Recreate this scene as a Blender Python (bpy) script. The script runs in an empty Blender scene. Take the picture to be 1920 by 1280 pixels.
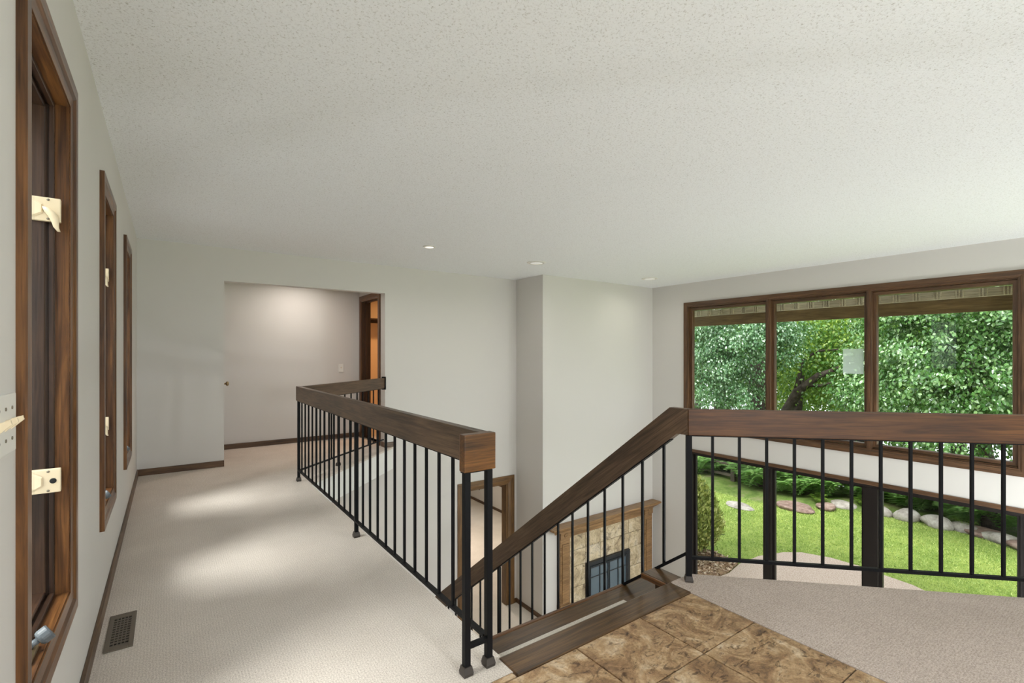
import bpy, bmesh, math, random
import numpy as np
from mathutils import Vector, Matrix

random.seed(7)
rng = np.random.default_rng(7)
scene = bpy.context.scene
C = scene.collection

# ------------------------------------------------------------------ camera, world, sun, exposure
TH = math.atan2(645, 903)
cam_d = bpy.data.cameras.new('camera')
cam_d.sensor_width = 36.0
cam_d.lens = 36.0 * 903 / 1920
cam_d.shift_y = 24 / 1920
cam_d.clip_start = 0.02
cam_d.clip_end = 600
cam = bpy.data.objects.new('camera', cam_d)
C.objects.link(cam)
cam.location = (0, 0, 1.25)
cam.rotation_euler = (math.radians(90), 0, -TH)
scene.camera = cam

world = bpy.data.worlds.new('overcast_sky')
scene.world = world
world.use_nodes = True
bgn = world.node_tree.nodes['Background']
bgn.inputs[0].default_value = (0.93, 0.97, 1.0, 1)
bgn.inputs[1].default_value = 2.9

sun_d = bpy.data.lights.new('hazy_sun', 'SUN')
sun_d.energy = 5.5
sun_d.angle = math.radians(32)
sun_d.color = (1.0, 0.99, 0.97)
sun = bpy.data.objects.new('hazy_sun', sun_d)
C.objects.link(sun)
sun.rotation_euler = Vector((1.0, 0.06, -1.25)).to_track_quat('-Z', 'Y').to_euler()
sun.location = (-12, 0, 16)

scene.view_settings.view_transform = 'Standard'
scene.view_settings.look = 'None'
scene.view_settings.exposure = -0.02
scene.view_settings.gamma = 1.0
scene.view_settings.use_curve_mapping = False
scene.cycles.use_denoising = True
scene.cycles.max_bounces = 10
scene.cycles.diffuse_bounces = 6
scene.cycles.transparent_max_bounces = 24
scene.cycles.sample_clamp_indirect = 6.0
LAMP = 0.92          # all indoor lamps together

# ------------------------------------------------------------------ helpers
W = {}


def link(o, parent=None, M=None):
    C.objects.link(o)
    M = M if M is not None else Matrix.Identity(4)
    W[o] = M
    if parent is not None:
        o.parent = parent
        o.matrix_parent_inverse = W[parent].inverted()
    o.matrix_basis = M
    return o


def tag(o, label=None, cat=None, group=None, kind=None):
    if label: o['label'] = label
    if cat: o['category'] = cat
    if group: o['group'] = group
    if kind: o['kind'] = kind
    return o


def thing(name, loc, label, cat, group=None, kind=None):
    o = bpy.data.objects.new(name, None)
    o.empty_display_size = 0.1
    link(o, None, Matrix.Translation(loc))
    return tag(o, label, cat, group, kind)


def obj(name, me, mat, parent=None, M=None):
    o = bpy.data.objects.new(name, me)
    if mat is not None and not me.materials:
        me.materials.append(mat)
    return link(o, parent, M)


def mesh(name, vs, fs, smooth=False):
    me = bpy.data.meshes.new(name)
    me.from_pydata([tuple(v) for v in vs], [], fs)
    bm = bmesh.new(); bm.from_mesh(me)
    bmesh.ops.recalc_face_normals(bm, faces=bm.faces)
    bm.to_mesh(me); bm.free()
    if smooth:
        for p in me.polygons: p.use_smooth = True
    return me


def wmesh(name, vs, fs, mat, parent=None, smooth=False):
    """mesh from world coordinates, origin moved to the middle of its base"""
    a = np.array([tuple(v) for v in vs], float)
    c = (a.min(0) + a.max(0)) / 2
    c[2] = a[:, 2].min()
    return obj(name, mesh(name, a - c, fs, smooth), mat, parent, Matrix.Translation(c))


def box_me(name, sx, sy, sz, bev=0.0):
    bm = bmesh.new()
    bmesh.ops.create_cube(bm, size=1)
    bmesh.ops.scale(bm, verts=bm.verts, vec=(sx, sy, sz))
    if bev > 0:
        bmesh.ops.bevel(bm, geom=bm.edges[:], offset=bev, segments=2, profile=0.6, affect='EDGES')
    me = bpy.data.meshes.new(name)
    bm.to_mesh(me); bm.free()
    return me


def box(name, x0, x1, y0, y1, z0, z1, mat, parent=None, bev=0.0):
    me = box_me(name, x1 - x0, y1 - y0, z1 - z0, bev)
    return obj(name, me, mat, parent, Matrix.Translation(((x0 + x1) / 2, (y0 + y1) / 2, (z0 + z1) / 2)))


def frame_axes(p0, p1, up=(0, 0, 1)):
    p0, p1 = Vector(p0), Vector(p1)
    x = (p1 - p0).normalized()
    u = Vector(up)
    if abs(x.dot(u)) > 0.99: u = Vector((0, 1, 0))
    y = u.cross(x).normalized()
    z = x.cross(y)
    c = (p0 + p1) / 2
    return Matrix(((x.x, y.x, z.x, c.x), (x.y, y.y, z.y, c.y), (x.z, y.z, z.z, c.z), (0, 0, 0, 1)))


def plank(name, p0, p1, w, h, mat, parent=None, bev=0.003, up=(0, 0, 1)):
    L = (Vector(p1) - Vector(p0)).length
    return obj(name, box_me(name, L, w, h, bev), mat, parent, frame_axes(p0, p1, up))


def poly_prism(name, pts, z0, z1, mat, parent=None):
    n = len(pts)
    vs = [(x, y, z0) for x, y in pts] + [(x, y, z1) for x, y in pts]
    fs = [list(range(n))[::-1], list(range(n, 2 * n))] + [[i, (i + 1) % n, n + (i + 1) % n, n + i] for i in range(n)]
    return wmesh(name, vs, fs, mat, parent)


def wall_cells(name, axis, p0, p1, a0, a1, z0, z1, holes, mat, kind='structure'):
    """a wall slab between p0..p1 on its thin axis, with rectangular openings (a0,a1,z0,z1)"""
    A = sorted({a0, a1, *[min(max(h[0], a0), a1) for h in holes], *[min(max(h[1], a0), a1) for h in holes]})
    Z = sorted({z0, z1, *[min(max(h[2], z0), z1) for h in holes], *[min(max(h[3], z0), z1) for h in holes]})
    def solid(i, j):
        if i < 0 or j < 0 or i >= len(A) - 1 or j >= len(Z) - 1: return False
        ca, cz = (A[i] + A[i + 1]) / 2, (Z[j] + Z[j + 1]) / 2
        return not any(h[0] < ca < h[1] and h[2] < cz < h[3] for h in holes)
    def P(t, a, z): return (t, a, z) if axis == 'x' else (a, t, z)
    vs, fs, ix = [], [], {}
    def V(t, a, z):
        k = (t, a, z)
        if k not in ix:
            ix[k] = len(vs); vs.append(P(t, a, z))
        return ix[k]
    for i in range(len(A) - 1):
        for j in range(len(Z) - 1):
            if not solid(i, j): continue
            b0, b1, c0, c1 = A[i], A[i + 1], Z[j], Z[j + 1]
            for t in (p0, p1): fs.append([V(t, b0, c0), V(t, b1, c0), V(t, b1, c1), V(t, b0, c1)])
            if not solid(i - 1, j): fs.append([V(p0, b0, c0), V(p1, b0, c0), V(p1, b0, c1), V(p0, b0, c1)])
            if not solid(i + 1, j): fs.append([V(p0, b1, c0), V(p1, b1, c0), V(p1, b1, c1), V(p0, b1, c1)])
            if not solid(i, j - 1): fs.append([V(p0, b0, c0), V(p1, b0, c0), V(p1, b1, c0), V(p0, b1, c0)])
            if not solid(i, j + 1): fs.append([V(p0, b0, c1), V(p1, b0, c1), V(p1, b1, c1), V(p0, b1, c1)])
    o = wmesh(name, vs, fs, mat)
    return tag(o, kind=kind)


def ring(name, O, U, V, N, u0, u1, v0, v1, prof, mat, parent, sides='btlr'):
    """mitred rectangular frame: profile points (inset d, height n); every side its own mesh, grain along it"""
    O, U, V, N = Vector(O), Vector(U), Vector(V), Vector(N)
    out = []
    for s in sides:
        a, b = [], []
        for d, n in prof:
            c00, c10 = (u0 + d, v0 + d), (u1 - d, v0 + d)
            c01, c11 = (u0 + d, v1 - d), (u1 - d, v1 - d)
            q = {'b': (c00, c10), 't': (c01, c11), 'l': (c00, c01), 'r': (c10, c11)}[s]
            a.append(O + U * q[0][0] + V * q[0][1] + N * n)
            b.append(O + U * q[1][0] + V * q[1][1] + N * n)
        m = len(prof)
        M = frame_axes(sum(a, Vector()) / m, sum(b, Vector()) / m, N)
        Mi = M.inverted()
        vs = [Mi @ p for p in a + b]
        fs = [list(range(m)), list(range(m, 2 * m))[::-1]] + [[i, (i + 1) % m, m + (i + 1) % m, m + i] for i in range(m)]
        out.append(obj(name, mesh(name, vs, fs), mat, parent, M))
    return out


def lathe_me(name, prof, n=24, smooth=True):
    vs, fs = [], []
    for r, z in prof:
        for k in range(n):
            t = 2 * math.pi * k / n
            vs.append((r * math.cos(t), r * math.sin(t), z))
    for i in range(len(prof) - 1):
        for k in range(n):
            fs.append([i * n + k, i * n + (k + 1) % n, (i + 1) * n + (k + 1) % n, (i + 1) * n + k])
    fs.append(list(range(n))[::-1])
    fs.append(list(range((len(prof) - 1) * n, len(prof) * n)))
    return mesh(name, vs, fs, smooth)


def tube(name, pts, radii, mat, parent=None, n=8):
    vs, fs = [], []
    pts = [Vector(p) for p in pts]
    for i, p in enumerate(pts):
        t = (pts[min(i + 1, len(pts) - 1)] - pts[max(i - 1, 0)]).normalized()
        a = t.cross(Vector((0.31, 0.2, 0.93))) if abs(t.z) < 0.9 else t.cross(Vector((1, 0.1, 0)))
        a.normalize(); b = t.cross(a)
        for k in range(n):
            q = 2 * math.pi * k / n
            vs.append(p + (a * math.cos(q) + b * math.sin(q)) * radii[i])
    for i in range(len(pts) - 1):
        for k in range(n):
            fs.append([i * n + k, i * n + (k + 1) % n, (i + 1) * n + (k + 1) % n, (i + 1) * n + k])
    fs.append(list(range(n))[::-1]); fs.append(list(range((len(pts) - 1) * n, len(pts) * n)))
    return wmesh(name, vs, fs, mat, parent, True)


# ------------------------------------------------------------------ materials
def lin(r, g, b):
    f = lambda c: c / 12.92 if c <= 0.04045 else ((c + 0.055) / 1.055) ** 2.4
    return (f(r / 255), f(g / 255), f(b / 255), 1)


class NT:
    def __init__(self, name):
        self.m = bpy.data.materials.new(name)
        self.m.use_nodes = True
        self.t = self.m.node_tree
        self.b = self.t.nodes['Principled BSDF']
        self.out = self.t.nodes['Material Output']
    def n(self, typ, **kw):
        nd = self.t.nodes.new(typ)
        for k, v in kw.items(): setattr(nd, k, v)
        return nd
    def l(self, a, b): self.t.links.new(a, b)
    def pos(self): return self.n('ShaderNodeNewGeometry').outputs['Position']
    def objc(self, jitter=True):
        tc = self.n('ShaderNodeTexCoord')
        if not jitter: return tc.outputs['Object']
        oi = self.n('ShaderNodeObjectInfo')
        mu = self.n('ShaderNodeMath', operation='MULTIPLY'); mu.inputs[1].default_value = 37.0
        self.l(oi.outputs['Random'], mu.inputs[0])
        ad = self.n('ShaderNodeVectorMath', operation='ADD')
        self.l(tc.outputs['Object'], ad.inputs[0]); self.l(mu.outputs[0], ad.inputs[1])
        return ad.outputs[0]
    def map(self, v, sc, rot=(0, 0, 0)):
        mp = self.n('ShaderNodeMapping')
        mp.inputs['Scale'].default_value = sc
        mp.inputs['Rotation'].default_value = rot
        self.l(v, mp.inputs[0])
        return mp.outputs[0]
    def noise(self, v, s, det=3, rough=0.55, dist=0.0):
        nd = self.n('ShaderNodeTexNoise')
        nd.inputs['Scale'].default_value = s
        nd.inputs['Detail'].default_value = det
        nd.inputs['Roughness'].default_value = rough
        nd.inputs['Distortion'].default_value = dist
        if v is not None: self.l(v, nd.inputs['Vector'])
        return nd.outputs['Fac']
    def ramp(self, f, stops):
        r = self.n('ShaderNodeValToRGB')
        e = r.color_ramp.elements
        while len(e) < len(stops): e.new(0.5)
        for x, (p, c) in zip(e, stops):
            x.position = p; x.color = c
        self.l(f, r.inputs[0])
        return r.outputs[0]
    def mix(self, a, b, f=0.5, mode='MIX'):
        m = self.n('ShaderNodeMix', data_type='RGBA', blend_type=mode)
        for k, v in ((0, f), (6, a), (7, b)):
            if hasattr(v, 'is_linked') or hasattr(v, 'links'): self.l(v, m.inputs[k])
            else: m.inputs[k].default_value = v
        return m.outputs[2]
    def bump(self, h, strength=0.3, dist=0.01):
        b = self.n('ShaderNodeBump')
        b.inputs['Strength'].default_value = strength
        b.inputs['Distance'].default_value = dist
        self.l(h, b.inputs['Height'])
        self.l(b.outputs[0], self.b.inputs['Normal'])
    def set(self, col=None, rough=None, metal=None, spec=None):
        if col is not None:
            if hasattr(col, 'links'): self.l(col, self.b.inputs['Base Color'])
            else: self.b.inputs['Base Color'].default_value = col
        if rough is not None: self.b.inputs['Roughness'].default_value = rough
        if metal is not None: self.b.inputs['Metallic'].default_value = metal
        if spec is not None: self.b.inputs['Specular IOR Level'].default_value = spec
        return self.m


def plain(name, col, rough=0.6, metal=0.0, spec=0.5, var=0.06):
    t = NT(name)
    c2 = (col[0] * (1 - var), col[1] * (1 - var), col[2] * (1 - var), 1)
    f = t.noise(t.pos(), 9.0, 3)
    return t.set(t.mix(col, c2, f), rough, metal, spec)


def wood(name, dark, mid, light, rough=0.38, s=1.0):
    t = NT(name)
    v = t.objc()
    g = t.noise(t.map(v, (1.1 * s, 15 * s, 15 * s)), 2.2, 5, 0.6, 0.9)
    fine = t.noise(t.map(v, (5 * s, 190 * s, 190 * s)), 1.0, 3, 0.6)
    big = t.noise(t.map(v, (0.7, 2.5, 2.5)), 1.5, 2)
    c = t.ramp(g, [(0.28, dark), (0.5, mid), (0.74, light)])
    pores = t.ramp(fine, [(0.35, (0.45, 0.42, 0.4, 1)), (0.55, (1, 1, 1, 1))])
    c = t.mix(c, pores, 0.75, 'MULTIPLY')
    c = t.mix(c, t.ramp(big, [(0.35, (0.72, 0.7, 0.68, 1)), (0.65, (1.12, 1.1, 1.08, 1))]), 0.8, 'MULTIPLY')
    t.bump(fine, 0.12, 0.002)
    return t.set(c, rough, spec=0.45)


M = {}
# wall paint
def paint(name, col):
    t = NT(name)
    n1 = t.noise(t.pos(), 160, 2)
    c2 = (col[0] * 0.97, col[1] * 0.97, col[2] * 0.965, 1)
    t.bump(n1, 0.06, 0.002)
    return t.set(t.mix(col, c2, t.noise(t.pos(), 1.2, 2)), 0.75, spec=0.25)
M['wall'] = paint('warm_white_paint', (0.625, 0.603, 0.575, 1))
M['peach'] = paint('peach_paint', (0.78, 0.62, 0.46, 1))
M['fascia'] = paint('white_paint', (0.74, 0.735, 0.715, 1))

t = NT('popcorn_ceiling')
p = t.pos()
a = t.noise(p, 120, 4, 0.65, 0.8)
vor = t.n('ShaderNodeTexVoronoi'); vor.inputs['Scale'].default_value = 110
t.l(p, vor.inputs['Vector'])
fleck = t.ramp(a, [(0.33, (0.58, 0.575, 0.57, 1)), (0.45, (0.855, 0.872, 0.90, 1)), (0.7, (0.885, 0.902, 0.93, 1))])
t.bump(a, 0.35, 0.008)
M['ceiling'] = t.set(fleck, 0.9, spec=0.1)

def carpet(name, c0, c1, rib_axis=0):
    t = NT(name)
    p = t.pos()
    sep = t.n('ShaderNodeSeparateXYZ'); t.l(p, sep.inputs[0])
    wv = t.n('ShaderNodeMath', operation='MULTIPLY'); wv.inputs[1].default_value = 2 * math.pi / 0.011
    wob = t.n('ShaderNodeMath', operation='MULTIPLY'); wob.inputs[1].default_value = 0.006
    t.l(t.noise(p, 30, 2), wob.inputs[0])
    ad = t.n('ShaderNodeMath', operation='ADD')
    t.l(sep.outputs[rib_axis], ad.inputs[0]); t.l(wob.outputs[0], ad.inputs[1])
    t.l(ad.outputs[0], wv.inputs[0])
    sn = t.n('ShaderNodeMath', operation='SINE'); t.l(wv.outputs[0], sn.inputs[0])
    loops = t.noise(p, 180, 3, 0.75)
    mx = t.n('ShaderNodeMath', operation='MULTIPLY_ADD')
    t.l(sn.outputs[0], mx.inputs[0]); mx.inputs[1].default_value = 0.022; t.l(loops, mx.inputs[2])
    c = t.ramp(mx.outputs[0], [(0.28, c0), (0.62, c1)])
    c = t.mix(c, t.ramp(t.noise(p, 2.4, 3), [(0.3, (0.93, 0.92, 0.91, 1)), (0.7, (1.04, 1.04, 1.04, 1))]), 1.0, 'MULTIPLY')
    t.bump(mx.outputs[0], 0.35, 0.006)
    return t.set(c, 0.95, spec=0.08)
M['carpet'] = carpet('beige_loop_carpet', (0.36, 0.31, 0.265, 1), (0.75, 0.685, 0.62, 1), 0)
M['carpet2'] = carpet('taupe_loop_carpet', (0.26, 0.205, 0.17, 1), (0.57, 0.485, 0.425, 1), 1)
M['carpet3'] = carpet('pale_lower_carpet', (0.50, 0.46, 0.40, 1), (0.72, 0.67, 0.60, 1), 0)

def stone_tile(name, stops, s=1.0, gloss=0.42):
    t = NT(name)
    v = t.objc()
    a = t.noise(v, 5.5 * s, 8, 0.68, 1.3)
    b = t.noise(v, 26 * s, 5, 0.7)
    vein = t.noise(t.map(v, (1, 2.2, 1), (0, 0, 0.6)), 7 * s, 6, 0.7, 2.5)
    c = t.ramp(a, stops)
    c = t.mix(c, t.ramp(vein, [(0.37, (0.25, 0.21, 0.19, 1)), (0.45, (1, 1, 1, 1))]), 0.85, 'MULTIPLY')
    c = t.mix(c, t.ramp(t.noise(v, 90 * s, 3, 0.7), [(0.35, (0.6, 0.58, 0.56, 1)), (0.55, (1.05, 1.05, 1.05, 1))]), 0.6, 'MULTIPLY')
    c = t.mix(c, t.ramp(b, [(0.3, (0.66, 0.64, 0.62, 1)), (0.6, (1.08, 1.08, 1.08, 1))]), 0.7, 'MULTIPLY')
    t.bump(a, 0.25, 0.01)
    return t.set(c, gloss, spec=0.4)
M['tile'] = stone_tile('brown_slate_tile', [(0.32, (0.10, 0.06, 0.035, 1)), (0.43, (0.27, 0.155, 0.075, 1)), (0.54, (0.42, 0.275, 0.145, 1)), (0.68, (0.62, 0.49, 0.34, 1))])
M['grout'] = plain('brown_grout', (0.20, 0.15, 0.11, 1), 0.9)
M['slate'] = stone_tile('buff_slate', [(0.30, (0.34, 0.26, 0.17, 1)), (0.48, (0.55, 0.44, 0.28, 1)), (0.60, (0.68, 0.58, 0.42, 1)), (0.75, (0.46, 0.40, 0.34, 1))], 0.55, 0.5)

M['rail'] = wood('glare_greyed_rail_wood', lin(64, 50, 38), lin(97, 76, 58), lin(118, 95, 73), 0.42)  # same wood as the landing rail, with glare mixed into its grey
M['rail2'] = wood('warm_rail_wood', lin(56, 32, 14), lin(92, 57, 27), lin(114, 75, 38), 0.5)  # the rail wood without the glare
M['trim'] = wood('stained_trim_wood', lin(56, 34, 19), lin(98, 64, 35), lin(132, 90, 50), 0.30)
M['sash'] = wood('dark_sash_wood', lin(38, 26, 19), lin(62, 43, 31), lin(82, 58, 41), 0.33)
M['frame'] = wood('window_frame_wood', lin(64, 45, 30), lin(94, 67, 45), lin(116, 85, 58), 0.4)
M['endgrain'] = wood('orange_oak_end', lin(62, 38, 17), lin(108, 70, 31), lin(136, 93, 45), 0.35)
M['base'] = wood('baseboard_wood', lin(66, 47, 32), lin(96, 71, 48), lin(118, 90, 62), 0.4)
M['stair'] = wood('stair_tread_wood', lin(50, 36, 23), lin(86, 63, 39), lin(112, 85, 53), 0.32)
M['oak'] = wood('honey_oak', lin(112, 84, 54), lin(148, 114, 76), lin(172, 138, 98), 0.4)
M['casing'] = wood('casing_oak', lin(78, 55, 30), lin(112, 82, 47), lin(136, 102, 62), 0.4)
M['eave'] = wood('weathered_eave_board', lin(98, 78, 48), lin(128, 104, 66), lin(146, 122, 82), 0.8)
M['frieze'] = wood('tan_frieze_board', lin(196, 186, 160), lin(218, 208, 182), lin(232, 224, 200), 0.8)
M['iron'] = plain('black_iron', (0.008, 0.008, 0.009, 1), 0.5, 0.0, 0.12)
M['shoe'] = plain('dark_bronze_shoe', (0.045, 0.036, 0.03, 1), 0.5)
M['dkframe'] = plain('dark_bronze_frame', (0.012, 0.009, 0.008, 1), 0.45, 0.0, 0.25)
M['cream'] = plain('cream_plastic', lin(222, 204, 172), 0.35, var=0.03)
M['white'] = plain('white_plastic', lin(226, 224, 218), 0.4, var=0.03)
M['screw'] = plain('dull_screw_metal', (0.25, 0.22, 0.17, 1), 0.4, 0.8)
M['grey'] = plain('grey_knob_plastic', (0.10, 0.115, 0.125, 1), 0.4)
M['vent'] = plain('brown_vent_metal', lin(104, 94, 82), 0.45, 0.2)
M['dark'] = plain('vent_shade_plug_black', (0.01, 0.01, 0.01, 1), 0.9)  # painted shade inside the vent; also the black of lock bore and plug
M['black'] = plain('firebox_black', (0.015, 0.018, 0.022, 1), 0.3)
M['brass'] = plain('aged_brass', (0.35, 0.27, 0.15, 1), 0.35, 0.9)
M['siding'] = plain('exterior_siding', (0.3, 0.25, 0.2, 1), 0.8)

t = NT('window_glass')
tr = t.n('ShaderNodeBsdfTransparent'); tr.inputs[0].default_value = (0.97, 0.985, 0.98, 1)
gl = t.n('ShaderNodeBsdfGlossy'); gl.inputs['Roughness'].default_value = 0.01
fr = t.n('ShaderNodeFresnel'); fr.inputs[0].default_value = 1.3
bk = t.n('ShaderNodeNewGeometry')          # the far face of the pane adds no second mirror
fm = t.n('ShaderNodeMix', data_type='FLOAT'); fm.inputs[3].default_value = 0.0
t.l(bk.outputs['Backfacing'], fm.inputs[0]); t.l(fr.outputs[0], fm.inputs[2])
mx = t.n('ShaderNodeMixShader')
t.l(fm.outputs[0], mx.inputs[0]); t.l(tr.outputs[0], mx.inputs[1]); t.l(gl.outputs[0], mx.inputs[2])
t.l(mx.outputs[0], t.out.inputs[0])
M['glass'] = t.m
t = NT('pale_pane_reflection')  # pale translucent coat imitating a reflection on glass
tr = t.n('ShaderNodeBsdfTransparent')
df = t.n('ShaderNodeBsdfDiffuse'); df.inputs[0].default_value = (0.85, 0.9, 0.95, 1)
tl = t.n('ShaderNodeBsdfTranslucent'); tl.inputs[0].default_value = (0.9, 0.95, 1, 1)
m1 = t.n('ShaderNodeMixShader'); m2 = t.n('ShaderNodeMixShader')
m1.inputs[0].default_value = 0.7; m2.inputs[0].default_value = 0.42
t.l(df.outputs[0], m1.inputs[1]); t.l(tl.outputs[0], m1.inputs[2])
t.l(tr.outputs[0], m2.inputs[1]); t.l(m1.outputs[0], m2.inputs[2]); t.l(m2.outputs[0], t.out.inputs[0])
M['reflection_sheet'] = t.m
t = NT('fireplace_glass')
M['fglass'] = t.set((0.10, 0.14, 0.17, 1), 0.08, 0.0, 0.9)

def emit(name, col, s):
    t = NT(name)
    t.b.inputs['Base Color'].default_value = (0.8, 0.8, 0.78, 1)
    t.b.inputs['Emission Color'].default_value = col
    t.b.inputs['Emission Strength'].default_value = s
    return t.m
M['lens'] = emit('lamp_lens', (1, 0.96, 0.9, 1), 0.25)
M['lens_on'] = emit('lamp_lens_bright', (1, 0.94, 0.85, 1), 0.75)
M['lens_hot'] = emit('lamp_lens_warm', (1, 0.72, 0.42, 1), 3.0)

# ------------------------------------------------------------------ constants
XL, XR, YB, YC, XC = -0.26, 7.09, 6.25, 5.58, 4.55
ZC, ZL, SLAB, YREAR = 2.44, -2.72, -0.30, -1.60
XN0, XN1, YN = 0.51, 2.37, 7.33        # little hall behind the back wall

# ------------------------------------------------------------------ shell: floors
fl = poly_prism('floor', [(XL, 1.54), (1.11, 1.54), (1.12, 1.60), (1.12, 4.92), (2.50, YB), (XN1 + 0.02, YB), (XN1 + 0.02, YN), (XN0, YN), (XN0, YB), (XL, YB)], -0.02, 0.0, M['carpet'])
tag(fl, kind='structure')
sl = poly_prism('floor_edge', [(XL, YREAR), (5.5, YREAR), (2.395, 1.64), (2.36, 1.60), (2.23, 1.60), (1.09, 1.60), (1.10, 4.93), (2.48, YB), (2.48, YB), (XL, YB)], SLAB, -0.021, M['fascia'])
tag(sl, kind='structure')
sl2 = box('floor_nook', XN0 - 0.1, 4.5, YB + 0.001, 8.2, SLAB, -0.021, M['fascia']); tag(sl2, kind='structure')
lc = poly_prism('floor_landing', [(2.225, YREAR), (5.65, YREAR), (2.41, 1.64), (2.24, 1.64), (2.225, 1.60)], -0.02, 0.004, M['carpet2'])
tag(lc, kind='structure')
ent = box('floor_entry', XL, 2.225, YREAR, 1.538, -0.02, -0.004, M['grout']); tag(ent, kind='structure')
# slate tiles, each its own piece
xs = [XL + 0.003, 0.18, 0.59, 1.00, 1.41, 1.82, 2.225]
ys = [-1.595, -1.29, -0.88, -0.47, -0.06, 0.35, 0.76, 1.17, 1.505]
tile_cache = {}
for i in range(len(xs) - 1):
    for j in range(len(ys) - 1):
        sx, sy = round(xs[i + 1] - xs[i] - 0.006, 3), round(ys[j + 1] - ys[j] - 0.006, 3)
        if (sx, sy) not in tile_cache:
            me = box_me('tile', sx, sy, 0.008, 0.0018); me.materials.append(M['tile']); tile_cache[sx, sy] = me
        obj('tile', tile_cache[sx, sy], None, ent, Matrix.Translation(((xs[i] + xs[i + 1]) / 2, (ys[j] + ys[j + 1]) / 2, -0.001)))
for x0, x1 in ((XL + 0.003, 0.59), (0.59, 1.00), (1.00, 1.10)):
    me = box_me('tile', x1 - x0 - 0.006, 0.026, 0.008, 0.0015); me.materials.append(M['tile'])
    obj('tile', me, None, ent, Matrix.Translation(((x0 + x1) / 2, 1.5225, -0.001)))

tag(box('floor_lower', XL - 0.2, 7.3, YREAR - 0.2, 12.6, ZL - 0.2, ZL, M['carpet3']), kind='structure')

# ------------------------------------------------------------------ shell: ceilings and walls
tag(box('ceiling', XL - 0.16, XR + 0.16, YREAR - 0.15, YB + 0.12, ZC, ZC + 0.25, M['ceiling']), kind='structure')
tag(box('ceiling_nook', XN0 - 0.15, 4.6, YB + 0.121, 8.3, 2.36, ZC + 0.25, M['fascia']), kind='structure')

WIN = [(1.426, 2.128), (2.945, 3.60), (4.43, 5.06)]
WZ0, WZ1 = 0.42, 2.11
IN = 0.06
tag(wall_cells('wall_left', 'x', XL - 0.17, XL, YREAR - 0.15, YB + 0.12, ZL, ZC, [(a + IN, b - IN, WZ0 + IN, WZ1 - IN) for a, b in WIN], M['wall']), kind='structure')
tag(wall_cells('wall_back', 'y', YB, YB + 0.12, XL, XC, ZL, ZC, [(XN0, XN1, -0.025, 2.07), (3.60, 4.37, ZL, -0.785)], M['wall']), kind='structure')
tag(wall_cells('wall_chimney', 'y', YC, YB + 0.12, XC, XR, ZL, ZC, [], M['wall']), kind='structure')
tag(wall_cells('wall_right', 'x', XR, XR + 0.15, YREAR - 0.15, YB + 0.12, ZL, ZC, [(0.97, 4.875, 0.05, 2.07), (0.965, 4.79, ZL, -0.38), (-1.2, 0.1, 0.3, 2.07), (-1.2, 0.1, ZL + 0.3, -0.4)], M['wall']), kind='structure')
tag(wall_cells('wall_rear', 'y', YREAR - 0.15, YREAR, XL, XR, ZL, ZC, [(0.5, 3.4, 0.35, 2.1), (4.3, 6.6, ZL + 0.4, 2.1)], M['wall']), kind='structure')
# nook walls
tag(box('wall_nook_far', XN0 - 0.12, XN1 + 0.12, YN, YN + 0.12, -0.02, 2.4, M['wall']), kind='structure')
tag(wall_cells('wall_nook_side', 'x', XN0 - 0.12, XN0, YB + 0.121, YN, -0.02, 2.36, [], M['wall']), kind='structure')
tag(wall_cells('wall_nook_door', 'x', XN1, XN1 + 0.12, YB + 0.121, YN, -0.02, 2.36, [(6.50, 7.18, 0, 2.04)], M['wall']), kind='structure')
# closet room behind the nook door
tag(box('wall_closet_far', XN1 + 0.121, 4.5, 7.9, 8.0, -0.02, 2.36, M['peach']), kind='structure')
tag(box('wall_closet_end', 4.4, 4.5, YB + 0.121, 7.9, -0.02, 2.36, M['peach']), kind='structure')
tag(box('floor_closet', XN1 + 0.03, 4.5, YB + 0.121, 8.0, -0.02, 0.0, M['carpet']), kind='structure')
tag(box('wall_closet_side', XN1 + 0.001, XN1 + 0.12, YN + 0.121, 7.9, -0.02, 2.36, M['peach']), kind='structure')
# lower back room
tag(wall_cells('wall_den_right', 'x', 6.8, 6.95, YB + 0.121, 12.5, ZL, SLAB, [(9.62, 10.9, -2.02, -0.75)], M['wall']), kind='structure')
tag(box('wall_den_far', 1.4, 6.8, 12.4, 12.5, ZL, SLAB, M['wall']), kind='structure')
tag(box('wall_den_left', 1.4, 1.5, YB + 0.121, 12.4, ZL, SLAB, M['wall']), kind='structure')
tag(box('ceiling_den', 1.4, 6.95, 8.201, 12.5, SLAB, SLAB + 0.2, M['fascia']), kind='structure')
tag(box('ceiling_den_front', 4.501, 6.95, YB + 0.121, 8.2, SLAB, SLAB + 0.2, M['fascia']), kind='structure')

# baseboards
BH, BT = 0.068, 0.014
def baseboard(name, p0, p1, n, z=0.0):
    p0, p1, n = Vector(p0), Vector(p1), Vector(n)
    o = plank(name, p0 + n * BT / 2 + Vector((0, 0, z + BH / 2)), p1 + n * BT / 2 + Vector((0, 0, z + BH / 2)), BT, BH, M['base'], None, 0.003)
    return tag(o, kind='structure')
baseboard('baseboard_left', (XL, 1.54, 0), (XL, YB, 0), (1, 0, 0))
baseboard('baseboard_back', (XL + BT, YB, 0), (XN0, YB, 0), (0, -1, 0))
baseboard('baseboard_back_end', (XN1, YB, 0), (2.50, YB, 0), (0, -1, 0))
baseboard('baseboard_jamb', (XN1, YB, 0), (XN1, YB + 0.12, 0), (-1, 0, 0))
baseboard('baseboard_nook', (XN0, YN, 0), (XN1, YN, 0), (0, -1, 0))
baseboard('baseboard_lower', (4.50, YB, 0), (XC, YB, 0), (0, -1, 0), ZL)
baseboard('baseboard_lower_left', (XL, YB, 0), (3.47, YB, 0), (0, -1, 0), ZL)
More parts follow.
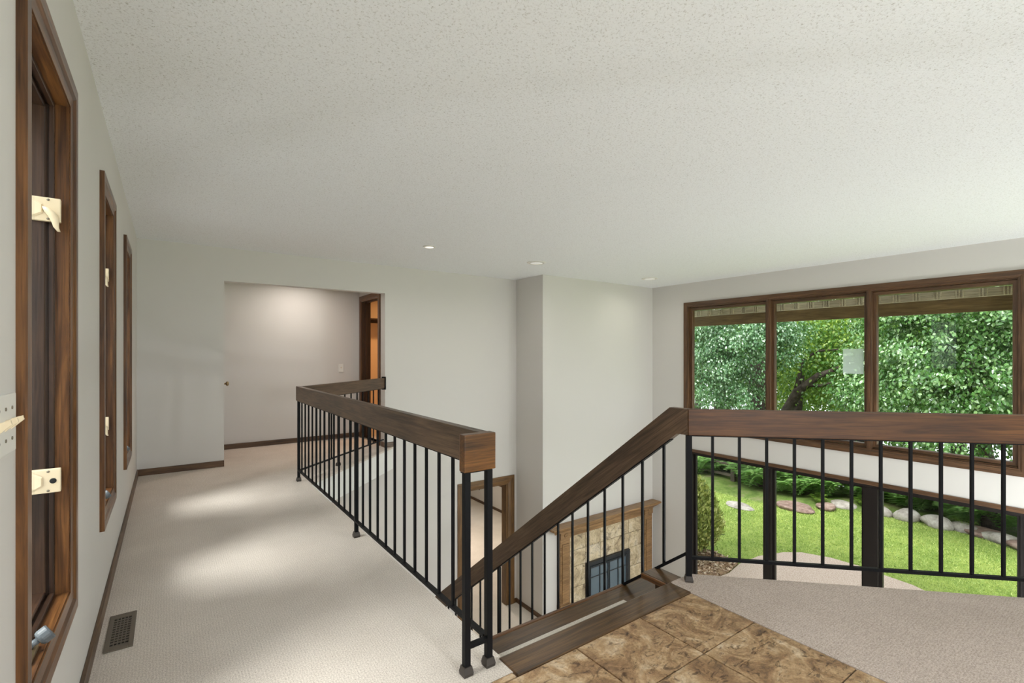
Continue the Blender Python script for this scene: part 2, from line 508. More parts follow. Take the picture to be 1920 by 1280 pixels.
baseboard('baseboard_chimney', (XC, YC, 0), (XC, YB, 0), (-1, 0, 0), ZL)
baseboard('baseboard_chimney_front', (XC, YC, 0), (4.82, YC, 0), (0, -1, 0), ZL)
baseboard('baseboard_den', (6.8, YB + 0.13, 0), (6.8, 12.4, 0), (-1, 0, 0), ZL)

# ------------------------------------------------------------------ left casement windows
CAS = [(0, 0), (0, 0.0185), (0.036, 0.0185), (0.046, 0.012), (0.078, 0.010), (0.078, 0)]
JAMB = [(0.060, -0.002), (0.076, 0.006), (0.082, 0.006), (0.082, -0.026), (0.060, -0.026)]
STOP = [(0.060, -0.0262), (0.092, -0.0262), (0.094, -0.028), (0.094, -0.038), (0.088, -0.039), (0.088, -0.168), (0.060, -0.168)]
SASH = [(0.0885, -0.047), (0.0885, -0.088), (0.100, -0.088), (0.104, -0.086), (0.104, -0.048), (0.101, -0.045)]
knob_me = lathe_me('crank_knob', [(0.013, 0), (0.018, 0.003), (0.020, 0.008), (0.020, 0.024), (0.018, 0.027)], 24, False)
screw_me = lathe_me('screw', [(0.0035, 0), (0.0035, 0.0015), (0.0015, 0.002)], 10)
for k, (a, b) in enumerate(WIN):
    wt = thing('window_%d' % (k + 1), (XL, (a + b) / 2, WZ0), None, None, kind='structure')
    O, U, V, N = (XL, 0, 0), (0, 1, 0), (0, 0, 1), (1, 0, 0)
    ring('casing', O, U, V, N, a, b, WZ0, WZ1, CAS, M['trim'], wt)
    ring('jamb', O, U, V, N, a, b, WZ0, WZ1, JAMB, M['trim'], wt)
    ring('stop', O, U, V, N, a, b, WZ0, WZ1, STOP, M['sash'], wt)
    ring('sash', O, U, V, N, a, b, WZ0, WZ1, SASH, M['sash'], wt)
    box('pane', XL - 0.071, XL - 0.065, a + 0.099, b - 0.099, WZ0 + 0.099, WZ1 - 0.099, M['glass'], wt)
    # cream sash locks on the far jamb
    yj = b - 0.105
    for zc, lev in ((1.69, 'hook'), (0.865, 'flat' if k == 0 else 'hook')):
        lk = box('sash_lock', -0.336, -0.268, yj - 0.016, yj, zc - 0.036, zc + 0.036, M['cream'], wt, 0.003)
        wmesh('lock_cover', [(-0.332, yj - 0.016, zc - 0.03), (-0.308, yj - 0.019, zc - 0.014), (-0.308, yj - 0.019, zc + 0.014), (-0.332, yj - 0.016, zc + 0.03),
                             (-0.332, yj - 0.020, zc - 0.024), (-0.311, yj - 0.022, zc - 0.011), (-0.311, yj - 0.022, zc + 0.011), (-0.332, yj - 0.020, zc + 0.024)],
              [[0, 1, 5, 4], [1, 2, 6, 5], [2, 3, 7, 6], [3, 0, 4, 7], [4, 5, 6, 7], [0, 1, 2, 3]], M['cream'], lk)
        for dz in (-0.029, 0.029):
            obj('screw', screw_me, M['screw'], lk, Matrix.Translation((-0.296, yj - 0.016, zc + dz)) @ Matrix.Rotation(math.pi / 2, 4, 'X'))
        if lev == 'hook':
            path = [(-0.302, 0.004), (-0.292, -0.008), (-0.283, -0.022), (-0.279, -0.040), (-0.277, -0.054), (-0.271, -0.066)]
            rad = [0.006, 0.012, 0.012, 0.008, 0.006, 0.0035]
            vs, fs = [], []
            for (x, z), r in zip(path, rad):
                for dx, dy in ((-r, 0), (r, 0), (r, -0.010), (-r, -0.010)):
                    vs.append((x + dx, yj - 0.0165 + dy, zc + z))
            for i in range(len(path) - 1):
                for q in range(4):
                    fs.append([i * 4 + q, i * 4 + (q + 1) % 4, i * 4 + 4 + (q + 1) % 4, i * 4 + 4 + q])
            fs += [[0, 1, 2, 3], [len(vs) - 4, len(vs) - 3, len(vs) - 2, len(vs) - 1]]
            wmesh('lock_lever', vs, fs, M['cream'], lk, True)
        else:
            obj('lock_bore', lathe_me('lock_bore', [(0.008, 0), (0.008, 0.002), (0.006, 0.003)], 16), M['dark'], lk,
                Matrix.Translation((-0.285, yj - 0.016, zc)) @ Matrix.Rotation(math.pi / 2, 4, 'X'))
    # crank operator on the sill
    yc = a + (b - a) * 0.36
    cr = box('crank_base', -0.312, -0.268, yc - 0.07, yc + 0.03, WZ0 + 0.072, WZ0 + 0.094, M['brass'], wt, 0.006)
    tube('crank_arm', [(-0.29, yc, WZ0 + 0.088), (-0.278, yc, WZ0 + 0.104), (-0.262, yc + 0.004, WZ0 + 0.112)], [0.009, 0.008, 0.008], M['grey'], cr, 10)
    obj('crank_knob', knob_me, M['grey'], cr, Matrix.Translation((-0.266, yc + 0.003, WZ0 + 0.11)) @ Vector((0.8, 0.28, 0.5)).to_track_quat('Z', 'Y').to_matrix().to_4x4())

# ------------------------------------------------------------------ upper window wall
wt = thing('window_4', (XR, 2.9, 0.0), None, None, kind='structure')
O, U, V, N = (XR, 0, 0), (0, 1, 0), (0, 0, 1), (-1, 0, 0)
wy0, wy1, wz0, wz1 = 0.92, 4.925, 0.0, 2.115
ring('casing', O, U, V, N, wy0, wy1, wz0, wz1, [(0, 0), (0, 0.02), (0.05, 0.02), (0.062, 0.014), (0.062, 0)], M['frame'], wt)
ring('jamb', O, U, V, N, wy0, wy1, wz0, wz1, [(0.05, -0.002), (0.058, 0.008), (0.078, 0.008), (0.078, -0.03), (0.09, -0.03), (0.09, -0.148), (0.05, -0.148)], M['frame'], wt)
SASH2 = [(0.0, -0.045), (0.0, -0.10), (0.04, -0.10), (0.04, -0.06), (0.034, -0.045)]
cells = [(0.92 + 0.091, 2.262), (2.322, 3.495), (3.555, 4.925 - 0.091)]
for y0, y1 in cells:
    s4 = ring('sash', O, U, V, N, y0, y1, 0.095, 2.02, SASH2, M['frame'], wt)
    box('pane', XR + 0.07, XR + 0.076, y0 + 0.035, y1 - 0.035, 0.13, 1.985, M['glass'], wt)
for ym in (2.292, 3.525):
    plank('mullion', (XR + 0.06, ym, 0.078), (XR + 0.06, ym, 2.04), 0.058, 0.13, M['frame'], wt, 0.003, up=(1, 0, 0))
    plank('mullion_face', (XR - 0.006, ym, 0.062), (XR - 0.006, ym, 2.053), 0.03, 0.012, M['frame'], wt, 0.002, up=(1, 0, 0))
box('reflection_sheet', XR + 0.066, XR + 0.0695, 2.37, 2.60, 1.0, 1.32, M['reflection_sheet'], wt)  # added sheet that paints a pale reflection onto the middle pane

# ------------------------------------------------------------------ lower patio doors
dt = thing('door_1', (XR, 2.9, ZL), None, None, kind='structure')
ring('casing', O, U, V, N, 0.905, 4.845, ZL - 0.2, -0.322, [(0, 0), (0, 0.02), (0.04, 0.02), (0.05, 0.012), (0.05, 0)], M['frame'], dt, 'tlr')
ring('frame', O, U, V, N, 0.955, 4.80, ZL - 0.2, -0.37, [(0.0, 0.004), (0.03, 0.004), (0.03, -0.14), (0.0, -0.14)], M['dkframe'], dt, 'tlr')
plank('threshold', (XR + 0.06, 1.0, ZL + 0.02), (XR + 0.06, 4.77, ZL + 0.02), 0.13, 0.04, M['dkframe'], dt)
for y0, y1 in ((0.996, 2.19), (2.367, 3.478), (3.607, 4.759)):
    ring('door_leaf', O, U, V, N, y0 - 0.01, y1 + 0.01, ZL + 0.04, -0.399, [(0, -0.05), (0, -0.10), (0.03, -0.10), (0.03, -0.05)], M['dkframe'], dt)
    box('pane', XR + 0.072, XR + 0.078, y0 + 0.018, y1 - 0.018, ZL + 0.068, -0.427, M['glass'], dt)
for y0, y1 in ((2.20, 2.357), (3.488, 3.597)):
    plank('mullion', (XR + 0.06, (y0 + y1) / 2, ZL + 0.04), (XR + 0.06, (y0 + y1) / 2, -0.402), y1 - y0, 0.13, M['dkframe'], dt, 0.004, up=(1, 0, 0))

# plain windows; those behind the photographer are unseen, added for fill light
def plain_window(name, axis, pos, a0, a1, z0, z1, th, nrm):
    t_ = thing(name, (pos, (a0 + a1) / 2, z0) if axis == 'x' else ((a0 + a1) / 2, pos, z0), None, None, kind='structure')
    Oo, Uu = ((pos, 0, 0), (0, 1, 0)) if axis == 'x' else ((0, pos, 0), (1, 0, 0))
    ring('casing', Oo, Uu, (0, 0, 1), nrm, a0 - 0.05, a1 + 0.05, z0 - 0.05, z1 + 0.05, [(0, 0), (0, 0.02), (0.06, 0.02), (0.06, 0)], M['frame'], t_)
    ring('jamb', Oo, Uu, (0, 0, 1), nrm, a0, a1, z0, z1, [(0, 0.002), (0.03, 0.002), (0.03, -th), (0, -th)], M['frame'], t_)
    m = (a0 + a1) / 2
    if axis == 'x':
        box('pane', pos + 0.05, pos + 0.056, a0 + 0.028, a1 - 0.028, z0 + 0.028, z1 - 0.028, M['glass'], t_)
    else:
        box('pane', a0 + 0.028, a1 - 0.028, pos - 0.056, pos - 0.05, z0 + 0.028, z1 - 0.028, M['glass'], t_)
    return t_
plain_window('window_5', 'x', XR, -1.2, 0.1, 0.3, 2.07, 0.15, (-1, 0, 0))  # unseen window added for fill light
plain_window('window_6', 'x', XR, -1.2, 0.1, ZL + 0.3, -0.4, 0.15, (-1, 0, 0))  # unseen window added for fill light
plain_window('window_7', 'y', YREAR, 0.5, 3.4, 0.35, 2.1, 0.15, (0, 1, 0))  # unseen window added for fill light
plain_window('window_8', 'y', YREAR, 4.3, 6.6, ZL + 0.4, 2.1, 0.15, (0, 1, 0))  # unseen window added for fill light
plain_window('window_9', 'x', 6.8, 9.62, 10.9, -2.02, -0.75, 0.15, (-1, 0, 0))

# ------------------------------------------------------------------ doors
d2 = thing('door_2', (3.96, YB, ZL), None, None, kind='structure')
ring('casing', (0, YB, 0), (1, 0, 0), (0, 0, 1), (0, -1, 0), 3.475, 4.50, ZL - 0.2, -0.67, [(0, 0), (0, 0.018), (0.075, 0.02), (0.122, 0.012), (0.122, 0)], M['casing'], d2, 'tlr')
ring('jamb', (0, YB, 0), (1, 0, 0), (0, 0, 1), (0, -1, 0), 3.59, 4.38, ZL - 0.2, -0.775, [(0, 0.004), (0.03, 0.004), (0.03, -0.124), (0, -0.124)], M['casing'], d2, 'tlr')
d3 = thing('door_3', (XN1, 6.84, 0), None, None, kind='structure')
ring('casing', (XN1, 0, 0), (0, 1, 0), (0, 0, 1), (-1, 0, 0), 6.415, 7.27, -0.2, 2.115, [(0, 0), (0, 0.018), (0.06, 0.02), (0.085, 0.012), (0.085, 0)], M['trim'], d3, 'tlr')
ring('jamb', (XN1, 0, 0), (0, 1, 0), (0, 0, 1), (-1, 0, 0), 6.49, 7.19, -0.2, 2.05, [(0, 0.004), (0.02, 0.004), (0.02, -0.04), (0.032, -0.04), (0.032, -0.08), (0.02, -0.08), (0.02, -0.124), (0, -0.124)], M['sash'], d3, 'tlr')
d4 = thing('door_4', (XN0, 6.85, 0), None, None, kind='structure')
box('leaf', XN0 - 0.03, XN0 + 0.006, 6.50, 7.25, 0.005, 2.03, M['trim'], d4, 0.003)
kn = obj('door_knob', lathe_me('door_knob', [(0.026, 0), (0.026, 0.006), (0.010, 0.010), (0.010, 0.035), (0.024, 0.042), (0.027, 0.055), (0.020, 0.066)], 20), M['brass'], d4,
         Matrix.Translation((XN0 + 0.006, 6.56, 0.905)) @ Matrix.Rotation(math.pi / 2, 4, 'Y'))

# closet shelf seen through the far door
sh = thing('closet_shelf', (3.4, 7.9, 1.7), 'dark wooden closet shelf on the orange lit wall past the far doorway', 'shelf')
plank('board', (2.5, 7.75, 1.82), (4.395, 7.75, 1.82), 0.29, 0.02, M['sash'], sh)
plank('cleat', (2.5, 7.89, 1.79), (4.395, 7.89, 1.79), 0.018, 0.04, M['sash'], sh)

# ------------------------------------------------------------------ railings
RT, RH, RW = 0.935, 0.142, 0.042
bal_cache = {}
def bar_me(w, L, key):
    k = (key, round(w, 4), round(L, 3))
    if k not in bal_cache:
        me = box_me(key, w, w, L, min(0.0015, w * 0.12)); me.materials.append(M['iron']); bal_cache[k] = me
    return bal_cache[k]

def upright(name, x, y, z0, z1, w, parent, rz=0.0):
    return obj(name, bar_me(w, z1 - z0, name), None, parent, Matrix.Translation((x, y, (z0 + z1) / 2)) @ Matrix.Rotation(rz, 4, 'Z'))

def shoe_mesh():
    vs = []
    for z, r in ((0, 0.0195), (0.012, 0.0215), (0.036, 0.0165)):
        vs += [(-r, -r, z), (r, -r, z), (r, r, z), (-r, r, z)]
    fs = [[0, 1, 2, 3], [8, 9, 10, 11]]
    for i in (0, 4):
        for q in range(4): fs.append([i + q, i + (q + 1) % 4, i + 4 + (q + 1) % 4, i + 4 + q])
    me = mesh('shoe', vs, fs); me.materials.append(M['shoe']); return me
SHOE = shoe_mesh()
def post(x, y, z0, z1, parent, w=0.0255, rz=0.0):
    p_ = upright('post', x, y, z0, z1, w, parent, rz)
    obj('shoe', SHOE, None, p_, Matrix.Translation((x, y, z0)) @ Matrix.Rotation(rz, 4, 'Z'))
    return p_

hr = thing('hallway_railing', (1.05, 3.3, 0), 'dark wooden hallway railing with black iron balusters along the carpeted balcony', 'railing')
XRail, YNear, YMid, YFar = 1.05, 1.658, 3.305, 5.09
plank('handrail', (XRail, YNear - 0.02, RT - RH / 2), (XRail, YFar + 0.028, RT - RH / 2), RW, RH, M['rail'], hr, 0.004)
e_ = plank('handrail_return', (0.928, YNear - 0.024, RT - RH / 2 + 0.001), (1.0715, YNear - 0.024, RT - RH / 2 + 0.001), 0.044, RH + 0.004, M['endgrain'], hr, 0.004)
e_['label'] = 'orange oak end block of the handrail'
# second leg, running to the back wall
A2, B2 = Vector((1.062, 5.085, 0)), Vector((2.345, YB - 0.002, 0))
dirv = (B2 - A2).normalized()
ang = math.atan2(dirv.y, dirv.x)
plank('handrail', A2 + Vector((0, 0, RT - RH / 2)), B2 + Vector((0, 0, RT - RH / 2)), RW, RH - 0.004, M['rail'], hr, 0.004)
plank('wall_plate', B2 + dirv * -0.012 + Vector((0.01, 0, RT - RH / 2)), B2 + Vector((0.01, 0, RT - RH / 2)), 0.06, RH + 0.03, M['iron'], hr, 0.002)
BZ = 0.108
plank('bottom_rail', (XRail, YNear, BZ), (XRail, YFar, BZ), 0.022, 0.014, M['iron'], hr, 0.001)
plank('bottom_rail', (0.945, YNear - 0.024, BZ), (XRail, YNear - 0.024, BZ), 0.022, 0.016, M['iron'], hr, 0.001)
plank('bottom_rail', A2 + Vector((0, 0, BZ)), B2 + Vector((0, 0, BZ)), 0.022, 0.014, M['iron'], hr, 0.001)
plank('top_strap', (XRail, YNear, RT - RH - 0.003), (XRail, YFar, RT - RH - 0.003), 0.03, 0.006, M['iron'], hr, 0.001)
plank('top_strap', A2 + Vector((0, 0, RT - RH - 0.001)), B2 + Vector((0, 0, RT - RH - 0.001)), 0.03, 0.006, M['iron'], hr, 0.001)
plank('top_strap', (0.93, YNear - 0.024, RT - RH - 0.003), (XRail, YNear - 0.024, RT - RH - 0.003), 0.03, 0.006, M['iron'], hr, 0.001)
TOPZ = RT - RH - 0.004
post(0.948, YNear - 0.024, 0, TOPZ, hr); post(XRail, YNear - 0.024, 0, TOPZ, hr)
post(XRail, YMid, 0, TOPZ, hr, 0.024); post(XRail, YFar, 0, TOPZ, hr, 0.024)
for k in range(1, 12): upright('baluster', XRail, YMid - (YMid - 1.655) * k / 12, BZ, TOPZ, 0.0130, hr)
for k in range(1, 13): upright('baluster', XRail, YMid + (YFar - YMid) * k / 13, BZ, TOPZ, 0.0130, hr)
L2 = (B2 - A2).length
n2 = int(L2 / 0.137)
for k in range(1, n2 + 1):
    q = A2 + dirv * (L2 * k / (n2 + 1))
    if k == 5: post(q.x, q.y, 0, TOPZ, hr, 0.017, ang)
    else: upright('baluster', q.x, q.y, BZ, TOPZ, 0.0130, hr, ang)

# landing + stair railing
sr = thing('stair_railing', (2.33, 1.59, 0), 'dark wooden railing turning from the landing down the stairs with black iron balusters', 'railing')
P0 = Vector((2.33, 1.59, 0)); dg = Vector((1, -1, 0)).normalized(); ag = math.atan2(-1, 1)
RT2 = 0.95
P1 = P0 + dg * ((5.52 - 2.33) * math.sqrt(2))
zz = lambda z: Vector((0, 0, z))
# horizontal leg with its mitred start
plank('handrail', P0 + dg * -0.006 + zz(RT2 - RH / 2), P1 + zz(RT2 - RH / 2), RW, RH, M['rail2'], sr, 0.004)
plank('bottom_rail', P0 + zz(0.135), P1 + zz(0.135), 0.022, 0.016, M['iron'], sr, 0.001)
plank('top_strap', P0 + zz(RT2 - RH - 0.003), P1 + zz(RT2 - RH - 0.003), 0.03, 0.006, M['iron'], sr, 0.001)
post(P0.x, P0.y, 0, RT2 - RH - 0.004, sr, 0.03, ag)
for k in range(1, 32):
    q = P0 + dg * (0.124 + 0.1375 * (k - 1))
    if k in (13, 26): post(q.x, q.y, 0.004, RT2 - RH - 0.004, sr, 0.028, ag)
    else: upright('baluster', q.x, q.y, 0.135, RT2 - RH - 0.004, 0.0135, sr, ag)
# sloped leg
SL = 0.773
XS = 2.33
YK = 1.70
YE = 4.86
tz = lambda y: RT2 - SL * max(0.0, y - YK)
vh = RH / math.cos(math.atan(SL))
prof = [(1.575, RT2, RT2 - RH), (YK, RT2, None), (YE, tz(YE), None)]
yb = YK - (vh - RH) / SL * 1.0            # where the lower edges meet
low = lambda y: tz(y) - vh
vs = []
pl = [(1.585, RT2), (YK, RT2), (YE, tz(YE)), (YE, low(YE)), (YK + (RT2 - vh - (RT2 - RH)) / SL, RT2 - RH), (1.585, RT2 - RH)]
for x in (XS - RW / 2, XS + RW / 2):
    vs += [(x, y, z) for y, z in pl]
n = len(pl)
fs = [list(range(n)), list(range(n, 2 * n))[::-1]] + [[i, (i + 1) % n, n + (i + 1) % n, n + i] for i in range(n)]
Mh = frame_axes((XS, 1.6, 0.9), (XS, YE, tz(YE)))
o = obj('handrail', mesh('handrail', [Mh.inverted() @ Vector(v) for v in vs], fs), M['rail'], sr, Mh)
bz = lambda y: 0.135 - 0.765 * (y - 1.625)
plank('bottom_rail', (XS, 1.60, bz(1.60)), (XS, YE, bz(YE)), 0.022, 0.016, M['iron'], sr, 0.001)
plank('top_strap', (XS, YK, low(YK) - 0.003), (XS, YE, low(YE) - 0.003), 0.03, 0.006, M['iron'], sr, 0.001)
RISE, RUN = 0.1943, 0.25
step_z = lambda y: -RISE * (1 + max(0, math.ceil((y - 2.06) / RUN)))
for k in range(1, 22):
    y = 1.598 + 0.1545 * k
    top = min(low(y), RT2 - RH) - 0.004
    if k == 12: post(XS, y, step_z(y), top, sr, 0.026)
    elif k == 21: post(XS, y, step_z(y), top, sr, 0.028)
    else: upright('baluster', XS, y, bz(y), top, 0.0135, sr)

# ------------------------------------------------------------------ staircase
st = thing('staircase', (1.8, 3.2, ZL), 'dark wooden stair flight with carpeted treads going down from the tiled entry', 'staircase')
SX0, SX1, YF = 1.15, 2.53, 2.045
plank('landing_nosing', (1.105, 1.5735, -0.012), (2.235, 1.5735, -0.012), 0.136, 0.034, M['stair'], st, 0.006)
plank('landing_trim', (2.281, 1.642, -0.011), (2.281, 1.815, -0.011), 0.128, 0.022, M['stair'], st, 0.003)
plank('skirt_board', (2.325, 1.62, -0.16), (2.325, 1.80, -0.16), 0.03, 0.27, M['stair'], st, 0.003)
plank('lit_trim_edge', (2.211, 1.642, -0.016), (2.211, 1.815, -0.016), 0.012, 0.03, M['trim'], st, 0.003)  # redder strip painting in the lit side of the landing trim
ins_me = box_me('carpet_inset', SX1 - SX0 - 0.42, 0.17, 0.012, 0.004); ins_me.materials.append(M['carpet3'])
fn_me = box_me('front_nosing', SX1 - SX0 + 0.04, 0.03, 0.032, 0.009); fn_me.materials.append(M['trim'])
ris_me = box_me('riser', SX1 - SX0 - 0.1, 0.02, RISE - 0.042, 0.0); ris_me.materials.append(M['stair'])
meshes = {}
for i in range(1, 14):
    z = -RISE * i
    y1 = YF + RUN * (i - 1)
    dep = y1 - 1.625 if i == 1 else RUN + 0.03
    k = 1 if i == 1 else 2
    if k not in meshes:
        tm = box_me('tread', SX1 - SX0, dep, 0.042, 0.004); tm.materials.append(M['stair'])
        nm = box_me('side_nosing', dep + 0.02, 0.03, 0.032, 0.009); nm.materials.append(M['trim'])
        meshes[k] = (tm, nm)
    tm, nm = meshes[k]
    tr_ = obj('tread', tm, None, st, Matrix.Translation(((SX0 + SX1) / 2, y1 - dep / 2, z - 0.021)))
    obj('carpet_inset', ins_me, None, tr_, Matrix.Translation((SX0 + 0.06 + (SX1 - SX0 - 0.42) / 2, y1 - 0.13 - 0.085, z + 0.004)))
    obj('side_nosing', nm, None, tr_, Matrix.Translation((SX1 + 0.013, y1 - dep / 2 + 0.01, z - 0.014)) @ Matrix.Rotation(math.pi / 2, 4, 'Z'))
    obj('front_nosing', fn_me, None, tr_, Matrix.Translation(((SX0 + SX1) / 2 + 0.012, y1 + 0.013, z - 0.014)))
    obj('riser', ris_me, None, st, Matrix.Translation(((SX0 + SX1) / 2, y1 - 0.02, z - 0.042 - (RISE - 0.042) / 2)))
for x in (SX0 + 0.10, SX1 - 0.10):
    ya, yb_ = 1.68, YF + RUN * 12 - 0.05
    za, zb = -RISE - 0.05, -RISE * 13 - 0.05
    vs = []
    for xx in (x - 0.03, x + 0.03):
        vs += [(xx, ya, za), (xx, YF - 0.05, za - 0.02), (xx, yb_, zb - 0.02), (xx, yb_, ZL), (xx, yb_ - 0.25, ZL), (xx, ya, za - 0.28)]
    fs = [[0, 1, 2, 3, 4, 5], [11, 10, 9, 8, 7, 6]] + [[i, (i + 1) % 6, 6 + (i + 1) % 6, 6 + i] for i in range(6)]
    wmesh('stringer', vs, fs, M['stair'], st)

# ------------------------------------------------------------------ fireplace on the chimney breast
fp = thing('fireplace', (5.87, YC, ZL), 'oak mantel fireplace with buff slate surround and black firebox on the chimney wall', 'fireplace')
box('backing', 4.96, 6.86, YC - 0.03, YC - 0.001, ZL, -1.50, M['grout'], fp)
def slate(x0, x1, z0, z1):
    dy = random.uniform(0, 0.006)
    box('slate_tile', x0 + 0.003, x1 - 0.003, YC - 0.042 - dy, YC - 0.03, z0 + 0.003, z1 - 0.003, M['slate'], fp, 0.003)
cols = [5.02, 5.385, 5.72, 6.06, 6.405, 6.80]
for i in range(5):
    slate(cols[i], cols[i + 1], -1.80, -1.56)
    slate(cols[i], cols[i + 1], -2.055, -1.80)
for z0, z1 in ((-2.38, -2.055), (-2.715, -2.38)):
    slate(5.02, 5.385, z0, z1); slate(6.405, 6.80, z0, z1)
for x0, x1 in ((4.835, 5.03), (6.785, 6.985)):
    box('pilaster', x0, x1, YC - 0.075, YC - 0.001, ZL, -1.56, M['oak'], fp, 0.006)
    pr_ = box('pilaster_panel', x0 + 0.03, x1 - 0.03, YC - 0.088, YC - 0.075, ZL + 0.18, -1.64, M['oak'], fp, 0.004)
    box('plinth', x0 - 0.012, x1 + 0.012, YC - 0.09, YC - 0.001, ZL, ZL + 0.15, M['oak'], fp, 0.004)
    cb = box('corner_block', x0 - 0.004, x1 + 0.004, YC - 0.092, YC - 0.001, -1.56, -1.46, M['oak'], fp, 0.004)
    obj('rosette', lathe_me('rosette', [(0.036, 0), (0.036, 0.006), (0.026, 0.010), (0.018, 0.006), (0.010, 0.012), (0.004, 0.013)], 20), M['oak'], cb,
        Matrix.Translation(((x0 + x1) / 2, YC - 0.092, -1.51)) @ Matrix.Rotation(math.pi / 2, 4, 'X'))
box('frieze', 5.034, 6.781, YC - 0.065, YC - 0.001, -1.56, -1.46, M['oak'], fp, 0.004)
# mantel crown: stacked moulding under the shelf
def mould(name, x0, x1, prof):
    vs, m = [], len(prof)
    for x, s in ((x0, -1), (x1, 1)):
        vs += [(x + s * (d - prof[0][0]), YC - d, z) for d, z in prof]
    fs = [list(range(m)), list(range(m, 2 * m))[::-1]] + [[i, (i + 1) % m, m + (i + 1) % m, m + i] for i in range(m)]
    wmesh(name, vs, fs, M['oak'], fp)
mould('crown_moulding', 4.80, 6.915, [(0.0, -1.46), (0.095, -1.46), (0.10, -1.445), (0.125, -1.43), (0.15, -1.405), (0.165, -1.385), (0.165, -1.375), (0.0, -1.375)])
box('mantel_shelf', 4.60, 7.085, YC - 0.20, YC - 0.001, -1.374, -1.345, M['oak'], fp, 0.006)
fb = thing('firebox', (5.895, YC - 0.05, ZL), 'black metal firebox with glass doors set in the slate surround', 'firebox')
yf = YC - 0.05
ring('door_frame', (0, yf, 0), (1, 0, 0), (0, 0, 1), (0, -1, 0), 5.39, 6.40, ZL + 0.005, -2.06, [(0, 0.0), (0, 0.03), (0.055, 0.03), (0.075, 0.012), (0.075, 0)], M['black'], fb)
box('glass_door', 5.465, 5.893, yf - 0.008, yf - 0.002, ZL + 0.08, -2.14, M['fglass'], fb)
box('glass_door', 5.897, 6.325, yf - 0.008, yf - 0.002, ZL + 0.08, -2.14, M['fglass'], fb)
for x in (5.47, 5.68, 5.87, 5.905, 6.11, 6.31):
    box('door_bar', x, x + 0.016, yf - 0.02, yf - 0.008, ZL + 0.08, -2.135, M['black'], fb, 0.002)
for x0, x1 in ((5.465, 5.893), (5.897, 6.325)):
    box('door_bar', x0, x1, yf - 0.019, yf - 0.009, -2.32, -2.308, M['black'], fb, 0.002)
    box('door_bar', x0, x1, yf - 0.019, yf - 0.009, -2.165, -2.14, M['black'], fb, 0.002)

# ------------------------------------------------------------------ small fittings
vt = thing('floor_vent', (-0.17, 2.795, 0), 'brown metal floor register in the carpet beside the nearest window', 'vent')
vx0, vx1, vy0, vy1 = -0.222, -0.122, 2.622, 2.968
box('duct_shade', vx0 + 0.01, vx1 - 0.01, vy0 + 0.03, vy1 - 0.03, 0.0002, 0.0012, M['dark'], vt)  # thin black sheet standing in for the shade under the grille
gx0, gx1, gy0, gy1 = vx0 + 0.018, vx1 - 0.018, vy0 + 0.042, vy1 - 0.042
for nm, q in (('side_flange', (vx0, gx0, vy0, vy1)), ('side_flange', (gx1, vx1, vy0, vy1)), ('end_flange', (gx0, gx1, vy0, gy0)), ('end_flange', (gx0, gx1, gy1, vy1))):
    box(nm, *q, 0.0005, 0.006, M['vent'], vt, 0.0015)
for k in range(1, 5):
    x = gx0 + (gx1 - gx0) * k / 5
    box('long_bar', x - 0.0016, x + 0.0016, gy0, gy1, 0.0015, 0.005, M['vent'], vt)
for k in range(1, 11):
    y = gy0 + (gy1 - gy0) * k / 11
    box('cross_bar', gx0, gx1, y - 0.005, y + 0.005, 0.0018, 0.0052, M['vent'], vt)

sw = thing('switch_plate', (XL, 1.32, 1.06), 'white three gang switch plate with cream toggles beside the nearest window', 'light switch')
box('plate', XL, XL + 0.006, 1.238, 1.398, 1.055, 1.172, M['white'], sw, 0.002)
for y in (1.272, 1.318, 1.364):
    tg = wmesh('toggle', [(XL + 0.005, y - 0.005, 1.100), (XL + 0.005, y + 0.005, 1.100), (XL + 0.005, y + 0.005, 1.122), (XL + 0.005, y - 0.005, 1.122),
                          (XL + 0.024, y - 0.003, 1.119), (XL + 0.024, y + 0.003, 1.119), (XL + 0.022, y + 0.003, 1.127), (XL + 0.022, y - 0.003, 1.127)],
               [[0, 1, 2, 3], [4, 5, 6, 7], [0, 1, 5, 4], [1, 2, 6, 5], [2, 3, 7, 6], [3, 0, 4, 7]], M['cream'], sw)
    for dz in (1.083, 1.144):
        obj('screw', screw_me, M['screw'], sw, Matrix.Translation((XL + 0.006, y, dz)) @ Matrix.Rotation(math.pi / 2, 4, 'Y'))

def small_switch(name, x, y, z, label, cat):
    s_ = thing(name, (x, y, z - 0.058), label, cat)
    box('plate', x - 0.036, x + 0.036, y - 0.009, y, z - 0.058, z + 0.058, M['white'], s_, 0.002)
    box('toggle', x - 0.006, x + 0.006, y - 0.018, y - 0.006, z - 0.004, z + 0.014, M['cream'], s_, 0.002)
    for dz in (-0.03, 0.03):
        obj('screw', screw_me, M['screw'], s_, Matrix.Translation((x, y - 0.006, z + dz)) @ Matrix.Rotation(math.pi / 2, 4, 'X'))
small_switch('wall_switch', 2.10, YN, 1.047, 'cream single light switch on the little hall wall beside the dark doorway', 'light switch')
ou = thing('power_outlet', (6.795, 11.0, -2.42), 'small white power outlet low on the wall of the lower back room', 'outlet')
box('plate', 6.789, 6.80, 10.96, 11.03, -2.42, -2.30, M['white'], ou, 0.002)
box('plug', 6.765, 6.789, 10.98, 11.01, -2.38, -2.345, M['dark'], ou, 0.002)

